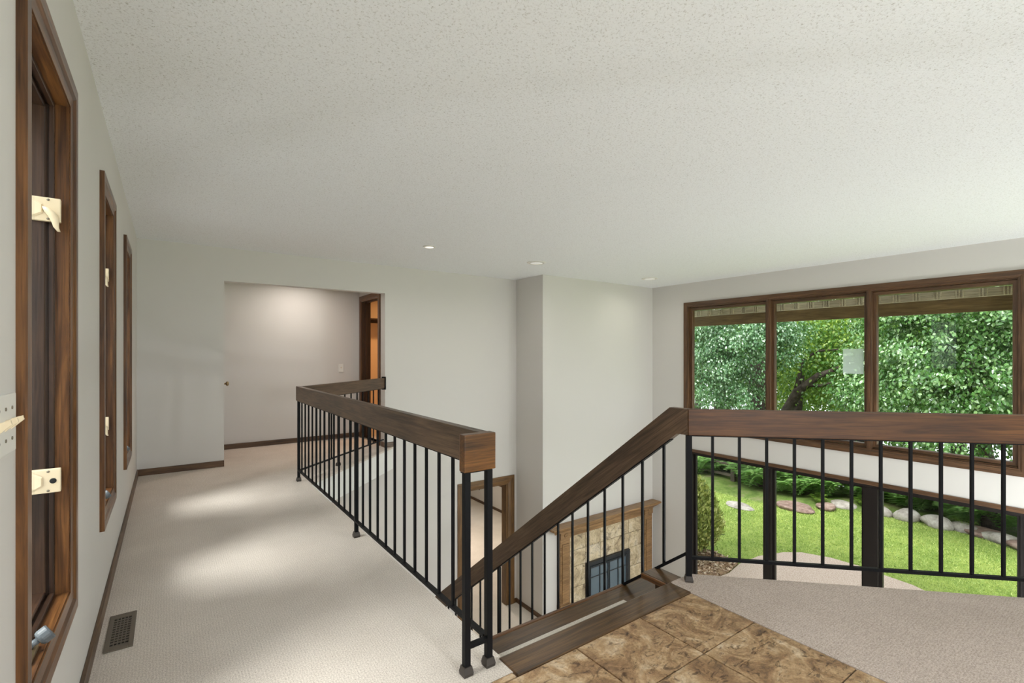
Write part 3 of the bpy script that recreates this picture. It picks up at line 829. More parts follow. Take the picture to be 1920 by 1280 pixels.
# ceiling fittings
def can_light(name, x, y, r, label, lens, power, colr=(1, 0.96, 0.91), z=ZC, spread=160):
    c_ = thing(name, (x, y, z), label, 'ceiling light', 'recessed ceiling lights')
    obj('trim_ring', lathe_me('trim_ring', [(r, 0.0), (r, -0.004), (r * 0.9, -0.009), (r * 0.72, -0.009), (r * 0.66, -0.002), (r * 0.66, 0.0)], 32), M['white'], c_, Matrix.Translation((x, y, z)))
    obj('lens', lathe_me('lens', [(r * 0.655, -0.0095), (r * 0.655, -0.0105), (r * 0.5, -0.014), (r * 0.2, -0.017)], 28), lens, c_, Matrix.Translation((x, y, z)))
    if power > 0:
        ld = bpy.data.lights.new('lamp_light', 'AREA'); ld.shape = 'DISK'; ld.size = r * 1.3; ld.energy = power * LAMP; ld.color = colr
        ld.spread = math.radians(spread)
        lo = bpy.data.objects.new('lamp_light', ld)
        link(lo, c_, Matrix.Translation((x, y, z - 0.022)))
    return c_
can_light('recessed_light', 2.35, 4.86, 0.07, 'small bright round ceiling light above the hallway railing', M['lens_on'], 6)
can_light('recessed_light', 3.89, 4.90, 0.125, 'round grey ceiling light nearest the chimney wall corner', M['lens'], 5)
can_light('recessed_light', 6.16, 4.90, 0.125, 'round ceiling light in the corner beside the big window', M['lens'], 4)
can_light('recessed_light', 1.45, 6.76, 0.09, 'round ceiling light inside the little hall behind the back wall', M['lens_on'], 10, (1, 0.9, 0.83), 2.36)
can_light('recessed_light', 3.3, 7.1, 0.09, 'warm round ceiling light inside the orange closet', M['lens_hot'], 16, (1, 0.55, 0.22), 2.36)
can_light('recessed_light', 0.9, 5.6, 0.09, 'warm round ceiling light beneath the balcony', M['lens_hot'], 12, (1, 0.66, 0.40), SLAB)
can_light('recessed_light', 4.6, 8.6, 0.09, 'warm round ceiling light in the lower back room', M['lens_hot'], 60, (1, 0.87, 0.74), SLAB)

def fill_globe(name, x, y, z, r, drop, label, power):
    """added, unseen pendant whose glowing globe gives fill light"""
    c_ = thing(name, (x, y, z), label, 'pendant lamp')
    area = 4 * math.pi * r * r
    m_ = emit('fill_globe_glass', (0.925, 0.97, 1.0, 1), power * LAMP / (math.pi * area))
    obj('canopy', lathe_me('canopy', [(0.06, 0), (0.065, -0.02), (0.02, -0.03), (0.008, -0.035), (0.008, -drop)], 20), M['brass'], c_, Matrix.Translation((x, y, z)))
    pr = [(max(0.015, r * math.sin(a_)), -drop - r + r * math.cos(a_)) for a_ in [math.pi * k / 12 for k in range(13)]]
    obj('globe', lathe_me('globe', pr, 24), m_, c_, Matrix.Translation((x, y, z)))
fill_globe('fill_pendant', 1.0, -1.1, ZC, 0.15, 0.95, 'unseen glass globe added for fill light over the tiled entry', 132)  # out-of-view globes added to fill the rooms with light
fill_globe('fill_pendant', 5.9, -0.7, ZC, 0.18, 2.7, 'unseen glass globe added for fill light over the two storey living room', 165)
fill_globe('fill_pendant', 3.2, -0.9, SLAB, 0.14, 0.25, 'unseen glass globe added for fill light below the landing', 80)

fl_ = thing('fill_floor_lamp', (4.9, 0.5, ZL), 'unseen brass globe stand added for fill light in the lower living room', 'floor lamp')  # hidden lamp added to brighten the ceiling from below
obj('stand', lathe_me('stand', [(0.15, 0), (0.15, 0.02), (0.02, 0.04), (0.012, 0.08), (0.012, 1.02), (0.05, 1.03)], 24), M['brass'], fl_, Matrix.Translation((4.9, 0.5, ZL)))
obj('globe', lathe_me('globe', [(max(0.02, 0.16 * math.sin(math.pi * k / 12)), 1.19 - 0.16 * math.cos(math.pi * k / 12)) for k in range(13)], 24),
    emit('fill_lamp_glass', (0.94, 0.975, 1.0, 1), 95 * LAMP / (math.pi * 4 * math.pi * 0.16 ** 2)), fl_, Matrix.Translation((4.9, 0.5, ZL)))

# ------------------------------------------------------------------ outdoors: house edge
ev = thing('roof_eave', (8.0, 2.5, 1.78), 'brown roof eave with tan blocked frieze outside the big window', 'eave')
plank('fascia_board', (8.27, -4.0, 1.875), (8.27, 9.0, 1.875), 0.04, 0.18, M['eave'], ev, 0.003)
plank('frieze_board', (8.235, -4.0, 2.02), (8.235, 9.0, 2.02), 0.03, 0.11, M['frieze'], ev, 0.003)
blk = box_me('frieze_block', 0.03, 0.016, 0.10, 0.003); blk.materials.append(M['frieze'])
y = -0.5
while y < 7.2:
    for dy in (-0.032, 0.0, 0.032):
        obj('frieze_block', blk, None, ev, Matrix.Translation((8.212, y + dy, 2.02)))
    y += 0.218
wmesh('soffit', [(7.24, -4, 2.30), (7.24, 9, 2.30), (8.29, 9, 2.085), (8.29, -4, 2.085), (7.24, -4, 2.6), (7.24, 9, 2.6), (8.29, 9, 2.2), (8.29, -4, 2.2)],
      [[0, 1, 2, 3], [4, 5, 6, 7], [0, 1, 5, 4], [1, 2, 6, 5], [2, 3, 7, 6], [3, 0, 4, 7]], M['eave'], ev)

# ------------------------------------------------------------------ outdoors: ground
G = -2.85
def gz(x, y):
    return G + 0.05 * math.sin(0.7 * y + 0.4 * x) * min(1, max(0, (x - 10.5) / 2))
t = NT('lawn_soil_green')
pp = t.pos()
c = t.ramp(t.noise(pp, 1.1, 6, 0.7), [(0.3, (0.17, 0.26, 0.05, 1)), (0.5, (0.29, 0.38, 0.085, 1)), (0.7, (0.42, 0.48, 0.13, 1))])
c = t.mix(c, t.ramp(t.noise(pp, 60, 3), [(0.35, (0.55, 0.6, 0.5, 1)), (0.6, (1.1, 1.1, 1.0, 1))]), 0.8, 'MULTIPLY')
t.bump(t.noise(pp, 45, 4), 0.8, 0.03)
M['lawn'] = t.set(c, 0.8, spec=0.2)
t = NT('grass_blade')
g_ = t.n('ShaderNodeNewGeometry')
M['blade'] = t.set(t.ramp(g_.outputs['Random Per Island'], [(0.0, (0.15, 0.25, 0.05, 1)), (0.5, (0.32, 0.43, 0.11, 1)), (1.0, (0.52, 0.58, 0.2, 1))]), 0.6, spec=0.25)
t = NT('exposed_aggregate')
pp = t.pos()
c = t.ramp(t.noise(pp, 55, 4, 0.8), [(0.3, (0.26, 0.17, 0.125, 1)), (0.5, (0.50, 0.385, 0.32, 1)), (0.7, (0.70, 0.60, 0.53, 1))])
t.bump(t.noise(pp, 70, 3), 0.5, 0.01)
M['path'] = t.set(c, 0.85, spec=0.2)
t = NT('bark_mulch')
pp = t.pos()
c = t.ramp(t.noise(pp, 22, 5, 0.8), [(0.3, (0.10, 0.055, 0.03, 1)), (0.5, (0.30, 0.19, 0.11, 1)), (0.7, (0.55, 0.42, 0.28, 1))])
t.bump(t.noise(pp, 25, 4), 1.0, 0.05)
M['mulch'] = t.set(c, 0.9, spec=0.1)
t = NT('woodland_soil')
pp = t.pos()
c = t.ramp(t.noise(pp, 2.5, 5, 0.7), [(0.3, (0.06, 0.10, 0.025, 1)), (0.5, (0.14, 0.20, 0.05, 1)), (0.7, (0.24, 0.22, 0.12, 1))])
M['soil'] = t.set(c, 0.95, spec=0.1)
def rock_mat(name, a_, b_, c_):
    t = NT(name)
    v = t.objc()
    t.bump(t.noise(v, 9, 6, 0.7), 0.5, 0.05)
    return t.set(t.ramp(t.noise(v, 6, 6, 0.7), [(0.3, a_), (0.5, b_), (0.7, c_)]), 0.85, spec=0.2)
M['rock'] = rock_mat('pale_granite', (0.22, 0.19, 0.165, 1), (0.38, 0.34, 0.305, 1), (0.52, 0.48, 0.44, 1))
M['rock2'] = rock_mat('reddish_ledge_stone', (0.14, 0.085, 0.07, 1), (0.27, 0.18, 0.15, 1), (0.42, 0.32, 0.28, 1))
M['bark'] = rock_mat('dark_bark', (0.018, 0.013, 0.010, 1), (0.055, 0.042, 0.034, 1), (0.11, 0.09, 0.075, 1))
t = NT('lake_water')
M['lake'] = t.set((0.5, 0.55, 0.58, 1), 0.12, 0.0, 0.8)

EDGE = [(9.3, 13.7), (7.9, 13.65), (6.6, 13.6), (5.6, 14.5), (5.2, 14.85), (4.3, 14.9), (3.8, 14.8), (3.3, 14.75), (2.6, 14.55), (2.0, 14.25), (0.0, 13.6), (-6.0, 13.0)]
def edge_x(y):
    if y >= EDGE[0][0]: return EDGE[0][1] + 0.1 * (y - EDGE[0][0])
    for (ya, xa), (yb_, xb) in zip(EDGE, EDGE[1:]):
        if yb_ <= y <= ya: return xb + (xa - xb) * (y - yb_) / (ya - yb_)
    return EDGE[-1][1]
ny, nx = 60, 26
vs, fs = [], []
for j in range(ny + 1):
    y_ = -8 + 26 * j / ny
    for i in range(nx + 1):
        x_ = 7.26 + (edge_x(y_) - 7.26) * i / nx
        vs.append((x_, y_, gz(x_, y_)))
for j in range(ny):
    for i in range(nx):
        a_ = j * (nx + 1) + i
        fs.append([a_, a_ + 1, a_ + nx + 2, a_ + nx + 1])
tag(wmesh('lawn_ground', vs, fs, M['lawn'], None, True), kind='structure')
# bank beyond the lawn down to the lake
vs, fs = [], []
xsb = [-1.2, 0.3, 1.2, 3, 6, 10, 14, 18]
for j in range(181):
    y_ = -30 + 90 * j / 180
    for i, dx in enumerate(xsb):
        e_x = edge_x(y_)
        zb_ = G - 0.25 if i == 0 else G + 0.10 + 0.05 * math.sin(y_ * 1.3 + i) - 0.022 * dx * dx
        vs.append((e_x + dx, y_, zb_))
for j in range(180):
    for i in range(len(xsb) - 1):
        a_ = j * len(xsb) + i
        fs.append([a_, a_ + 1, a_ + len(xsb) + 1, a_ + len(xsb)])
tag(wmesh('bank_ground', vs, fs, M['soil'], None, True), kind='structure')
tag(wmesh('lake', [(19, -250, -4.0), (420, -250, -4.0), (420, 300, -4.0), (19, 300, -4.0)], [[0, 1, 2, 3]], M['lake']), kind='structure')
M['bounce_grey'] = plain('neutral_bounce_grey', (0.42, 0.41, 0.39, 1), 0.85, var=0.25)
tag(wmesh('neutral_bounce_ground', [(-12, -40, -0.4), (-0.46, -40, -0.4), (-0.46, 50, -0.4), (-12, 50, -0.4)], [[0, 1, 2, 3]], M['bounce_grey']), kind='structure')  # unseen grey ground added to keep the bounce light neutral
tag(wmesh('front_yard', [(-60, -40, -0.4), (-12, -40, -0.4), (-12, 50, -0.4), (-60, 50, -0.4)], [[0, 1, 2, 3]], M['lawn']), kind='structure')
tag(wmesh('side_yard', [(-0.46, -60, -2.86), (60, -60, -2.86), (60, -7.9, -2.86), (-0.46, -7.9, -2.86)], [[0, 1, 2, 3]], M['lawn']), kind='structure')
tag(wmesh('rear_yard', [(-0.46, -8, -2.87), (7.3, -8, -2.87), (7.3, -1.76, -2.87), (-0.46, -1.76, -2.87)], [[0, 1, 2, 3]], M['lawn']), kind='structure')

pts = [(7.25, 5.05), (8.5, 4.95), (9.05, 5.05), (9.7, 5.02), (10.3, 4.82), (10.6, 4.6), (10.8, 4.15), (10.83, 3.65), (10.76, 3.3), (10.7, 2.8), (10.4, 2.2), (9.8, 1.6), (9.4, 0.5), (9.3, -6), (7.25, -6)]
tag(poly_prism('patio_path', pts, G - 0.05, G + 0.03, M['path']), kind='structure')

def numpy_mesh(name, verts, tris):
    me = bpy.data.meshes.new(name)
    n, m = len(verts), len(tris)
    me.vertices.add(n); me.vertices.foreach_set('co', np.ascontiguousarray(verts, np.float32).ravel())
    me.loops.add(m * 3); me.loops.foreach_set('vertex_index', np.ascontiguousarray(tris, np.int32).ravel())
    me.polygons.add(m)
    me.polygons.foreach_set('loop_start', np.arange(0, m * 3, 3, dtype=np.int32))
    me.update(calc_edges=True)
    return me

# grass blades over the lawn
N_ = 70000
gy = rng.uniform(0.5, 10.5, N_)
ex = np.array([edge_x(v) for v in gy])
gx = 8.3 + (ex - 8.3) * rng.random(N_) ** 0.8
from math import pi
def in_poly(px, py, poly):
    c = np.zeros(len(px), bool)
    j = len(poly) - 1
    for i in range(len(poly)):
        xi, yi = poly[i]; xj, yj = poly[j]
        hit = ((yi > py) != (yj > py)) & (px < (xj - xi) * (py - yi) / (yj - yi + 1e-12) + xi)
        c ^= hit; j = i
    return c
keep = ~in_poly(gx, gy, pts)
bed = [(7.25, 5.05), (8.5, 4.98), (9.05, 5.08), (9.15, 5.6), (9.1, 6.6), (8.6, 7.4), (7.25, 7.8)]
keep &= ~in_poly(gx, gy, bed)
gx, gy = gx[keep], gy[keep]
gzv = np.array([gz(a_, b_) for a_, b_ in zip(gx, gy)])
n_ = len(gx)
th = rng.uniform(0, 2 * pi, n_); w_ = rng.uniform(0.004, 0.008, n_); h_ = rng.uniform(0.018, 0.042, n_)
lx, ly = rng.normal(0, 0.02, n_), rng.normal(0, 0.02, n_)
V0 = np.stack([gx - np.cos(th) * w_, gy - np.sin(th) * w_, gzv], 1)
V1 = np.stack([gx + np.cos(th) * w_, gy + np.sin(th) * w_, gzv], 1)
V2 = np.stack([gx + lx, gy + ly, gzv + h_], 1)
vv = np.stack([V0, V1, V2], 1).reshape(-1, 3)
o = obj('grass', numpy_mesh('grass', vv - np.array([12, 5, G]), np.arange(len(vv)).reshape(-1, 3)), M['blade'], None, Matrix.Translation((12, 5, G)))
tag(o, 'short bright green lawn grass between the patio and the boulders', 'grass', kind='stuff')
mb = poly_prism('mulch_bed', bed, G - 0.05, G + 0.045, M['mulch']); tag(mb, kind='structure')
# loose chips on the mulch
n_ = 2600
mx_, my_ = rng.uniform(7.3, 9.2, n_), rng.uniform(4.95, 7.6, n_)
kp = in_poly(mx_, my_, bed); mx_, my_ = mx_[kp], my_[kp]; n_ = len(mx_)
cc = np.stack([mx_, my_, np.full(n_, G + 0.055)], 1)
d1 = rng.normal(0, 1, (n_, 3)); d1[:, 2] *= 0.3; d1 /= np.linalg.norm(d1, axis=1)[:, None]
d2_ = np.cross(d1, rng.normal(0, 1, (n_, 3))); d2_ /= np.linalg.norm(d2_, axis=1)[:, None]
d1 *= rng.uniform(0.015, 0.04, n_)[:, None]; d2_ *= 0.012
vv = np.stack([cc - d1 - d2_, cc + d1 - d2_, cc + d1 + d2_, cc - d1 + d2_], 1).reshape(-1, 3)
ii = np.arange(n_)[:, None] * 4
tt = np.concatenate([ii + np.array([0, 1, 2]), ii + np.array([0, 2, 3])])
t = NT('wood_chip')
g_ = t.n('ShaderNodeNewGeometry')
M['chip'] = t.set(t.ramp(g_.outputs['Random Per Island'], [(0.0, (0.16, 0.08, 0.05, 1)), (0.5, (0.42, 0.28, 0.18, 1)), (1.0, (0.72, 0.60, 0.46, 1))]), 0.9)
o = obj('wood_chips', numpy_mesh('wood_chips', vv - np.array([8.2, 6, G]), tt), M['chip'], None, Matrix.Translation((8.2, 6, G)))
tag(o, 'loose tan wood chips and dry leaves under the clipped bush', 'mulch', kind='stuff')

# ------------------------------------------------------------------ outdoors: plants
def leaf_mat(name, stops, rough=0.38, trans=0.35, tcol=(0.35, 0.6, 0.05, 1)):
    t = NT(name)
    g_ = t.n('ShaderNodeNewGeometry')
    c = t.ramp(g_.outputs['Random Per Island'], stops)
    t.set(c, rough, spec=0.8)
    tl = t.n('ShaderNodeBsdfTranslucent')
    t.l(t.mix(c, tcol, 0.5), tl.inputs[0])
    mx = t.n('ShaderNodeMixShader'); mx.inputs[0].default_value = trans
    t.l(t.b.outputs[0], mx.inputs[1]); t.l(tl.outputs[0], mx.inputs[2]); t.l(mx.outputs[0], t.out.inputs[0])
    return t.m
M['leafA'] = leaf_mat('glossy_green_leaf', [(0.0, (0.035, 0.11, 0.02, 1)), (0.5, (0.08, 0.20, 0.045, 1)), (0.85, (0.18, 0.33, 0.10, 1)), (1.0, (0.42, 0.58, 0.32, 1))], 0.22, 0.12)
M['leafB'] = leaf_mat('blue_green_leaf', [(0.0, (0.03, 0.10, 0.035, 1)), (0.5, (0.075, 0.19, 0.065, 1)), (0.85, (0.18, 0.32, 0.15, 1)), (1.0, (0.42, 0.56, 0.40, 1))], 0.22, 0.12)
M['leafC'] = leaf_mat('yellow_green_leaf', [(0.0, (0.06, 0.15, 0.02, 1)), (0.5, (0.14, 0.27, 0.035, 1)), (1.0, (0.36, 0.48, 0.08, 1))], 0.5, 0.4, (0.45, 0.62, 0.05, 1))
M['leafD'] = leaf_mat('deep_green_leaf', [(0.0, (0.03, 0.10, 0.02, 1)), (0.5, (0.08, 0.22, 0.04, 1)), (1.0, (0.18, 0.36, 0.08, 1))], 0.45)
M['fern'] = leaf_mat('fern_leaf', [(0.0, (0.12, 0.28, 0.06, 1)), (0.5, (0.26, 0.48, 0.14, 1)), (1.0, (0.44, 0.62, 0.24, 1))], 0.5)
M['cedar'] = leaf_mat('golden_cedar_leaf', [(0.0, (0.10, 0.16, 0.03, 1)), (0.5, (0.33, 0.40, 0.09, 1)), (1.0, (0.62, 0.64, 0.24, 1))], 0.6, 0.25, (0.6, 0.6, 0.1, 1))

def leaves(name, P, D, Nn, L, Wd, mat, parent, origin):
    n = len(P)
    D = D / np.linalg.norm(D, axis=1)[:, None]
    S = np.cross(D, Nn); S /= np.linalg.norm(S, axis=1)[:, None] + 1e-9
    N2 = np.cross(S, D)
    L = L[:, None]; Wd = Wd[:, None]
    q = lambda l, w, h: P + D * L * l + S * Wd * w + N2 * Wd * h
    V = np.stack([q(-0.5, 0, 0), q(-0.2, 0.46, 0.12), q(0.15, 0.42, 0.11), q(0.5, 0, -0.05), q(0.15, -0.42, 0.11), q(-0.2, -0.46, 0.12)], 1).reshape(-1, 3) - np.array(origin)
    ii = np.arange(n)[:, None] * 6
    T = np.concatenate([ii + np.array(f) for f in ([0, 1, 2], [0, 2, 3], [0, 3, 4], [0, 4, 5])])
    o = obj(name, numpy_mesh(name, V, T), mat, parent, Matrix.Translation(origin))
    o['kind'] = 'stuff'
    return o

def canopy(name, center, rad, n_cl, per, spread, leaf, mat, parent, zmin=-99, droop=0.8):
    c = np.array(center); r = np.array(rad)
    u = rng.normal(0, 1, (n_cl, 3)); u /= np.linalg.norm(u, axis=1)[:, None]
    cl = c + u * r * (rng.random(n_cl) ** 0.45)[:, None]
    P = (cl[:, None, :] + rng.normal(0, 1, (n_cl, per, 3)) * np.array(spread)).reshape(-1, 3)
    P = P[P[:, 2] > zmin]
    n = len(P)
    out = (P - c) / r
    D = rng.normal(0, 0.55, (n, 3)) + out * 0.35 + np.array([0, 0, -droop])
    Nn = rng.normal(0, 0.55, (n, 3)) + out * 0.8 + np.array([0, 0, 0.7])
    L = rng.uniform(0.75, 1.25, n) * leaf
    return leaves(name, P, D, Nn, L, L * 0.62, mat, parent, tuple(center))

def tree(name, label, base, trunk, tr, canopies, branches=(), group='trees by the lake'):
    t_ = thing(name, base, label, 'tree', group)
    tube('trunk', trunk, tr, M['bark'], t_, 10)
    for pts_, rr in branches: tube('branch', pts_, rr, M['bark'], t_, 7)
    for cargs in canopies:
        canopy('foliage', *cargs[:-1], cargs[-1], t_)
    return t_
def can(center, rad, n_cl, per, spread, leaf, zmin, droop, mat): return (center, rad, n_cl, per, spread, leaf, mat, zmin, droop)

def tree2(name, label, base, trunk, tr, cans, branches=()):
    t_ = thing(name, base, label, 'tree', 'trees beyond the lawn')
    tube('trunk', trunk, tr, M['bark'], t_, 10)
    for pts_, rr in branches: tube('branch', pts_, rr, M['bark'], t_, 7)
    for k in cans: canopy('foliage', k[0], k[1], k[2], k[3], k[4], k[5], k[6], t_, k[7], k[8])
    return t_

# nearest tree, fills the widest pane
tree2('leafy_tree', 'large leafy green tree filling the widest pane of the big window', (15.6, 2.6, -3.0),
      [(15.6, 2.6, -3.0), (15.5, 2.7, -1.4), (15.2, 2.9, 0.5), (14.9, 3.1, 3.0)], [0.2, 0.17, 0.14, 0.08],
      [((12.9, 2.8, 1.2), (1.35, 1.9, 2.8), 240, 150, (0.14, 0.14, 0.11), 0.076, M['leafA'], -1.15, 0.8),
       ((13.6, 1.0, 1.4), (1.5, 1.9, 2.6), 150, 110, (0.15, 0.15, 0.12), 0.078, M['leafA'], -1.1, 0.8)],
      [([(15.2, 2.9, 0.5), (14.4, 2.6, 1.2), (13.2, 2.4, 1.3)], [0.08, 0.05, 0.02]), ([(15.3, 2.8, 0.0), (14.6, 3.4, 0.8), (13.4, 4.0, 1.0)], [0.07, 0.045, 0.015])])
# left pane tree
tree2('leafy_tree', 'drooping blue green tree filling the narrow pane nearest the chimney', (15.4, 9.4, -3.0),
      [(15.4, 9.4, -3.0), (15.3, 9.3, -1.0), (15.1, 9.2, 1.0), (14.8, 9.0, 3.0)], [0.17, 0.14, 0.11, 0.07],
      [((12.9, 7.8, 1.3), (1.4, 1.5, 2.3), 200, 120, (0.14, 0.14, 0.12), 0.07, M['leafB'], -1.15, 0.9),
       ((13.4, 6.5, 1.9), (1.2, 0.75, 1.1), 70, 100, (0.15, 0.15, 0.14), 0.07, M['leafB'], 0.4, 0.9),
       ((14.0, 10.0, 1.8), (1.6, 1.6, 2.2), 200, 40, (0.3, 0.3, 0.25), 0.09, M['leafB'], -1.2, 0.8)],
      [([(15.2, 9.25, 0.3), (14.4, 8.6, 1.2), (13.3, 7.9, 1.6)], [0.07, 0.045, 0.015])])
# leaning tree with the big branch behind the middle pane
tree2('leaning_tree', 'yellow green tree with a dark forked branch behind the middle pane', (16.2, 7.9, -3.0),
      [(16.2, 8.1, -3.0), (16.05, 7.85, -1.5), (16.0, 7.45, -0.7), (16.0, 7.05, 0.1), (16.1, 6.5, 0.6), (16.2, 5.7, 0.95)], [0.24, 0.2, 0.17, 0.14, 0.10, 0.05],
      [((17.6, 6.3, 1.3), (1.8, 2.0, 2.4), 330, 44, (0.3, 0.3, 0.24), 0.095, M['leafC'], -1.3, 0.6),
       ((18.6, 8.2, 1.2), (1.6, 1.8, 2.4), 200, 44, (0.3, 0.3, 0.25), 0.095, M['leafC'], -1.5, 0.6),
       ((15.4, 5.0, 0.4), (0.9, 0.8, 1.2), 110, 44, (0.22, 0.22, 0.2), 0.095, M['leafA'], -1.0, 0.8)],
      [([(16.0, 7.1, 0.05), (16.0, 7.0, 0.6), (16.0, 6.9, 1.1), (16.1, 6.5, 1.35), (16.2, 6.0, 1.4)], [0.09, 0.07, 0.06, 0.04, 0.02]),
       ([(16.05, 6.9, 0.3), (16.0, 6.4, 0.3), (16.0, 6.0, 0.45)], [0.06, 0.045, 0.02]),
       ([(16.1, 7.5, -2.2), (16.05, 7.32, -1.3), (16.0, 7.3, -0.75)], [0.10, 0.085, 0.07]),
       ([(16.0, 7.35, -1.15), (15.9, 7.0, -1.2), (15.9, 6.6, -1.1)], [0.05, 0.03, 0.015])])
# trunks standing in the fern bed and woods behind
for k, (x_, y_, r_, h_, lab) in enumerate([(15.6, 10.3, 0.13, 3.4, 'slim dark tree trunk behind the split rail fence'),
                                          (15.0, 7.85, 0.30, 4.2, 'broad dark tree trunk at the back of the lawn'),
                                          (16.4, 7.25, 0.16, 3.6, 'straight dark tree trunk rising from the ferns'),
                                          (18.4, 6.1, 0.11, 4.0, 'thin tree trunk standing near the lake shore'),
                                          (17.2, 3.05, 0.17, 4.0, 'dark tree trunk beyond the boulders'),
                                          (18.6, 4.9, 0.12, 4.4, 'shaded tree trunk between the ferns and the lake')]):
    zb_ = G - 0.022 * max(0, x_ - edge_x(y_)) ** 2
    t_ = thing('tree_trunk', (x_, y_, zb_), lab, 'tree', 'trees beyond the lawn')
    tube('trunk', [(x_, y_, zb_ - 0.1), (x_ + 0.03, y_, zb_ + 0.35), (x_ + 0.05, y_ + 0.05, zb_ + h_ * 0.5), (x_ + 0.12, y_ - 0.05, zb_ + h_)], [r_ * 1.35, r_, r_ * 0.9, r_ * 0.75], M['bark'], t_, 10)
    canopy('foliage', (x_ + 0.3, y_, zb_ + h_ + 0.9), (1.5, 1.5, 1.4), 40, 36, (0.3, 0.3, 0.25), 0.10, M['leafD'], t_, -0.9, 0.6)
# woods at the shore, one crown mesh shared
src = None
for k, (x_, y_, s_, lab) in enumerate([(20.6, 15, 1.1, 'dense dark green tree at the shore, farthest along the fence side'), (20.4, 10.4, 1.0, 'dense green shore tree behind the leaning tree'),
                                      (21.4, 7.4, 1.05, 'dense green shore tree behind the middle pane'), (21.3, 4.4, 1.0, 'dense green shore tree right of the middle pane'),
                                      (20.8, 1.2, 0.95, 'dense green shore tree behind the widest pane'), (20.2, -2.4, 1.1, 'dense green shore tree nearest the house end'), (20.5, 20, 1.2, 'tall shore tree past the fence end')]):
    t_ = thing('shore_tree', (x_, y_, -4.0), lab, 'tree', 'trees beyond the lawn')
    tube('trunk', [(x_, y_, -4.2), (x_ + 0.1, y_, -2), (x_ - 0.1, y_ + 0.1, 2)], [0.25 * s_, 0.2 * s_, 0.12], M['bark'], t_, 8)
    if src is None:
        f_ = canopy('foliage', (x_, y_, 1.4), (2.2, 3.0, 3.3), 520, 34, (0.36, 0.36, 0.3), 0.13, M['leafD'], t_, -1.2, 0.5)
        src = f_.data
    else:
        f_ = obj('foliage', src, None, t_, Matrix.Translation((x_, y_, 1.4)) @ Matrix.Rotation(k * 1.7, 4, 'Z') @ Matrix.Scale(s_, 4)); f_['kind'] = 'stuff'
# front yard trees, seen only through the side windows
for k, (x_, y_) in enumerate([(-14, 9), (-17, 1), (-15, 17)]):
    t_ = thing('yard_tree', (x_, y_, -0.4), ['round green tree in the front yard', 'green tree opposite the nearest side window', 'far green tree in the front yard'][k], 'tree', 'front yard trees')
    tube('trunk', [(x_, y_, -0.5), (x_, y_, 1.2), (x_ + 0.1, y_, 2.4)], [0.22, 0.18, 0.12], M['bark'], t_, 8)
    f_ = obj('foliage', src, None, t_, Matrix.Translation((x_, y_, 3.2)) @ Matrix.Rotation(k * 2.1, 4, 'Z') @ Matrix.Scale(0.7, 4)); f_['kind'] = 'stuff'

# ferns
def fern_mesh(seed):
    r_ = np.random.default_rng(seed)
    P, D, Nn, L = [], [], [], []
    for k in range(15):
        a_ = 2 * pi * k / 15 + r_.uniform(-0.2, 0.2)
        ln, lift = r_.uniform(0.45, 0.75), r_.uniform(0.45, 0.75)
        for s in np.linspace(0.12, 1, 13):
            rad = ln * s
            z_ = lift * math.sin(s * 2.0) * 0.95
            c_ = np.array([math.cos(a_) * rad, math.sin(a_) * rad, z_])
            side = np.array([-math.sin(a_), math.cos(a_), 0.12])
            w_ = 0.20 * math.sin(min(1, s + 0.1) * pi * 0.9) + 0.03
            for sg in (-1, 1):
                dvec = side * sg + np.array([math.cos(a_), math.sin(a_), 0]) * 0.45
                P.append(c_ + dvec * w_ * 0.45); D.append(dvec); Nn.append((0, 0, 1)); L.append(w_)
    P, D, Nn, L = map(np.array, (P, D, Nn, L))
    return leaves_me(P, D, Nn.astype(float), L, np.full(len(L), 0.05))
def leaves_me(P, D, Nn, L, Wd):
    D = D / np.linalg.norm(D, axis=1)[:, None]
    S = np.cross(D, Nn); S /= np.linalg.norm(S, axis=1)[:, None] + 1e-9
    N2 = np.cross(S, D); L = L[:, None]; Wd = Wd[:, None]
    V = np.stack([P - D * L * 0.5, P + S * Wd * 0.5 + N2 * Wd * 0.1, P + D * L * 0.5, P - S * Wd * 0.5 + N2 * Wd * 0.1], 1).reshape(-1, 3)
    ii = np.arange(len(P))[:, None] * 4
    return numpy_mesh('fronds', V, np.concatenate([ii + np.array([0, 1, 2]), ii + np.array([0, 2, 3])]))
ferns = [fern_mesh(k) for k in range(4)]
for f_ in ferns: f_.materials.append(M['fern'])
rr = random.Random(3)
for k in range(150):
    y_ = rr.uniform(1.0, 12.0)
    x_ = edge_x(y_) + 0.6 + abs(rr.gauss(0, 1.3))
    s_ = rr.uniform(0.85, 1.35)
    o = obj('fern', ferns[k % 4], None, None, Matrix.Translation((x_, y_, G + 0.07 - 0.022 * (x_ - edge_x(y_)) ** 2)) @ Matrix.Rotation(rr.uniform(0, 6.28), 4, 'Z') @ Matrix.Scale(s_, 4))
    tag(o, 'green fern clump growing in the shady bed behind the boulders', 'fern', 'ferns behind the boulders')

# woodland shrubs behind the ferns
for k, (x_, y_, z_, r_, lab) in enumerate([(17.2, 9.6, -2.3, 1.3, 'loose green shrub behind the split rail fence'), (17.4, 7.0, -2.5, 1.0, 'green shrub behind the broad tree trunk'), (18.0, 5.2, -2.7, 1.0, 'low green shrub above the grey mounded stone'),
                                           (16.4, 11.5, -2.2, 1.3, 'green shrub at the far end of the fence')]):
    t_ = thing('shrub', (x_, y_, z_ - 0.7), lab, 'shrub', 'shrubs beyond the lawn')
    tube('stem', [(x_, y_, -3.3), (x_, y_ + 0.05, z_ + 0.3)], [0.05, 0.02], M['bark'], t_, 6)
    canopy('foliage', (x_, y_, z_), (r_, r_, r_ * 0.75), 90, 40, (0.2, 0.2, 0.16), 0.09, M['fern'], t_, -3.2, 0.4)

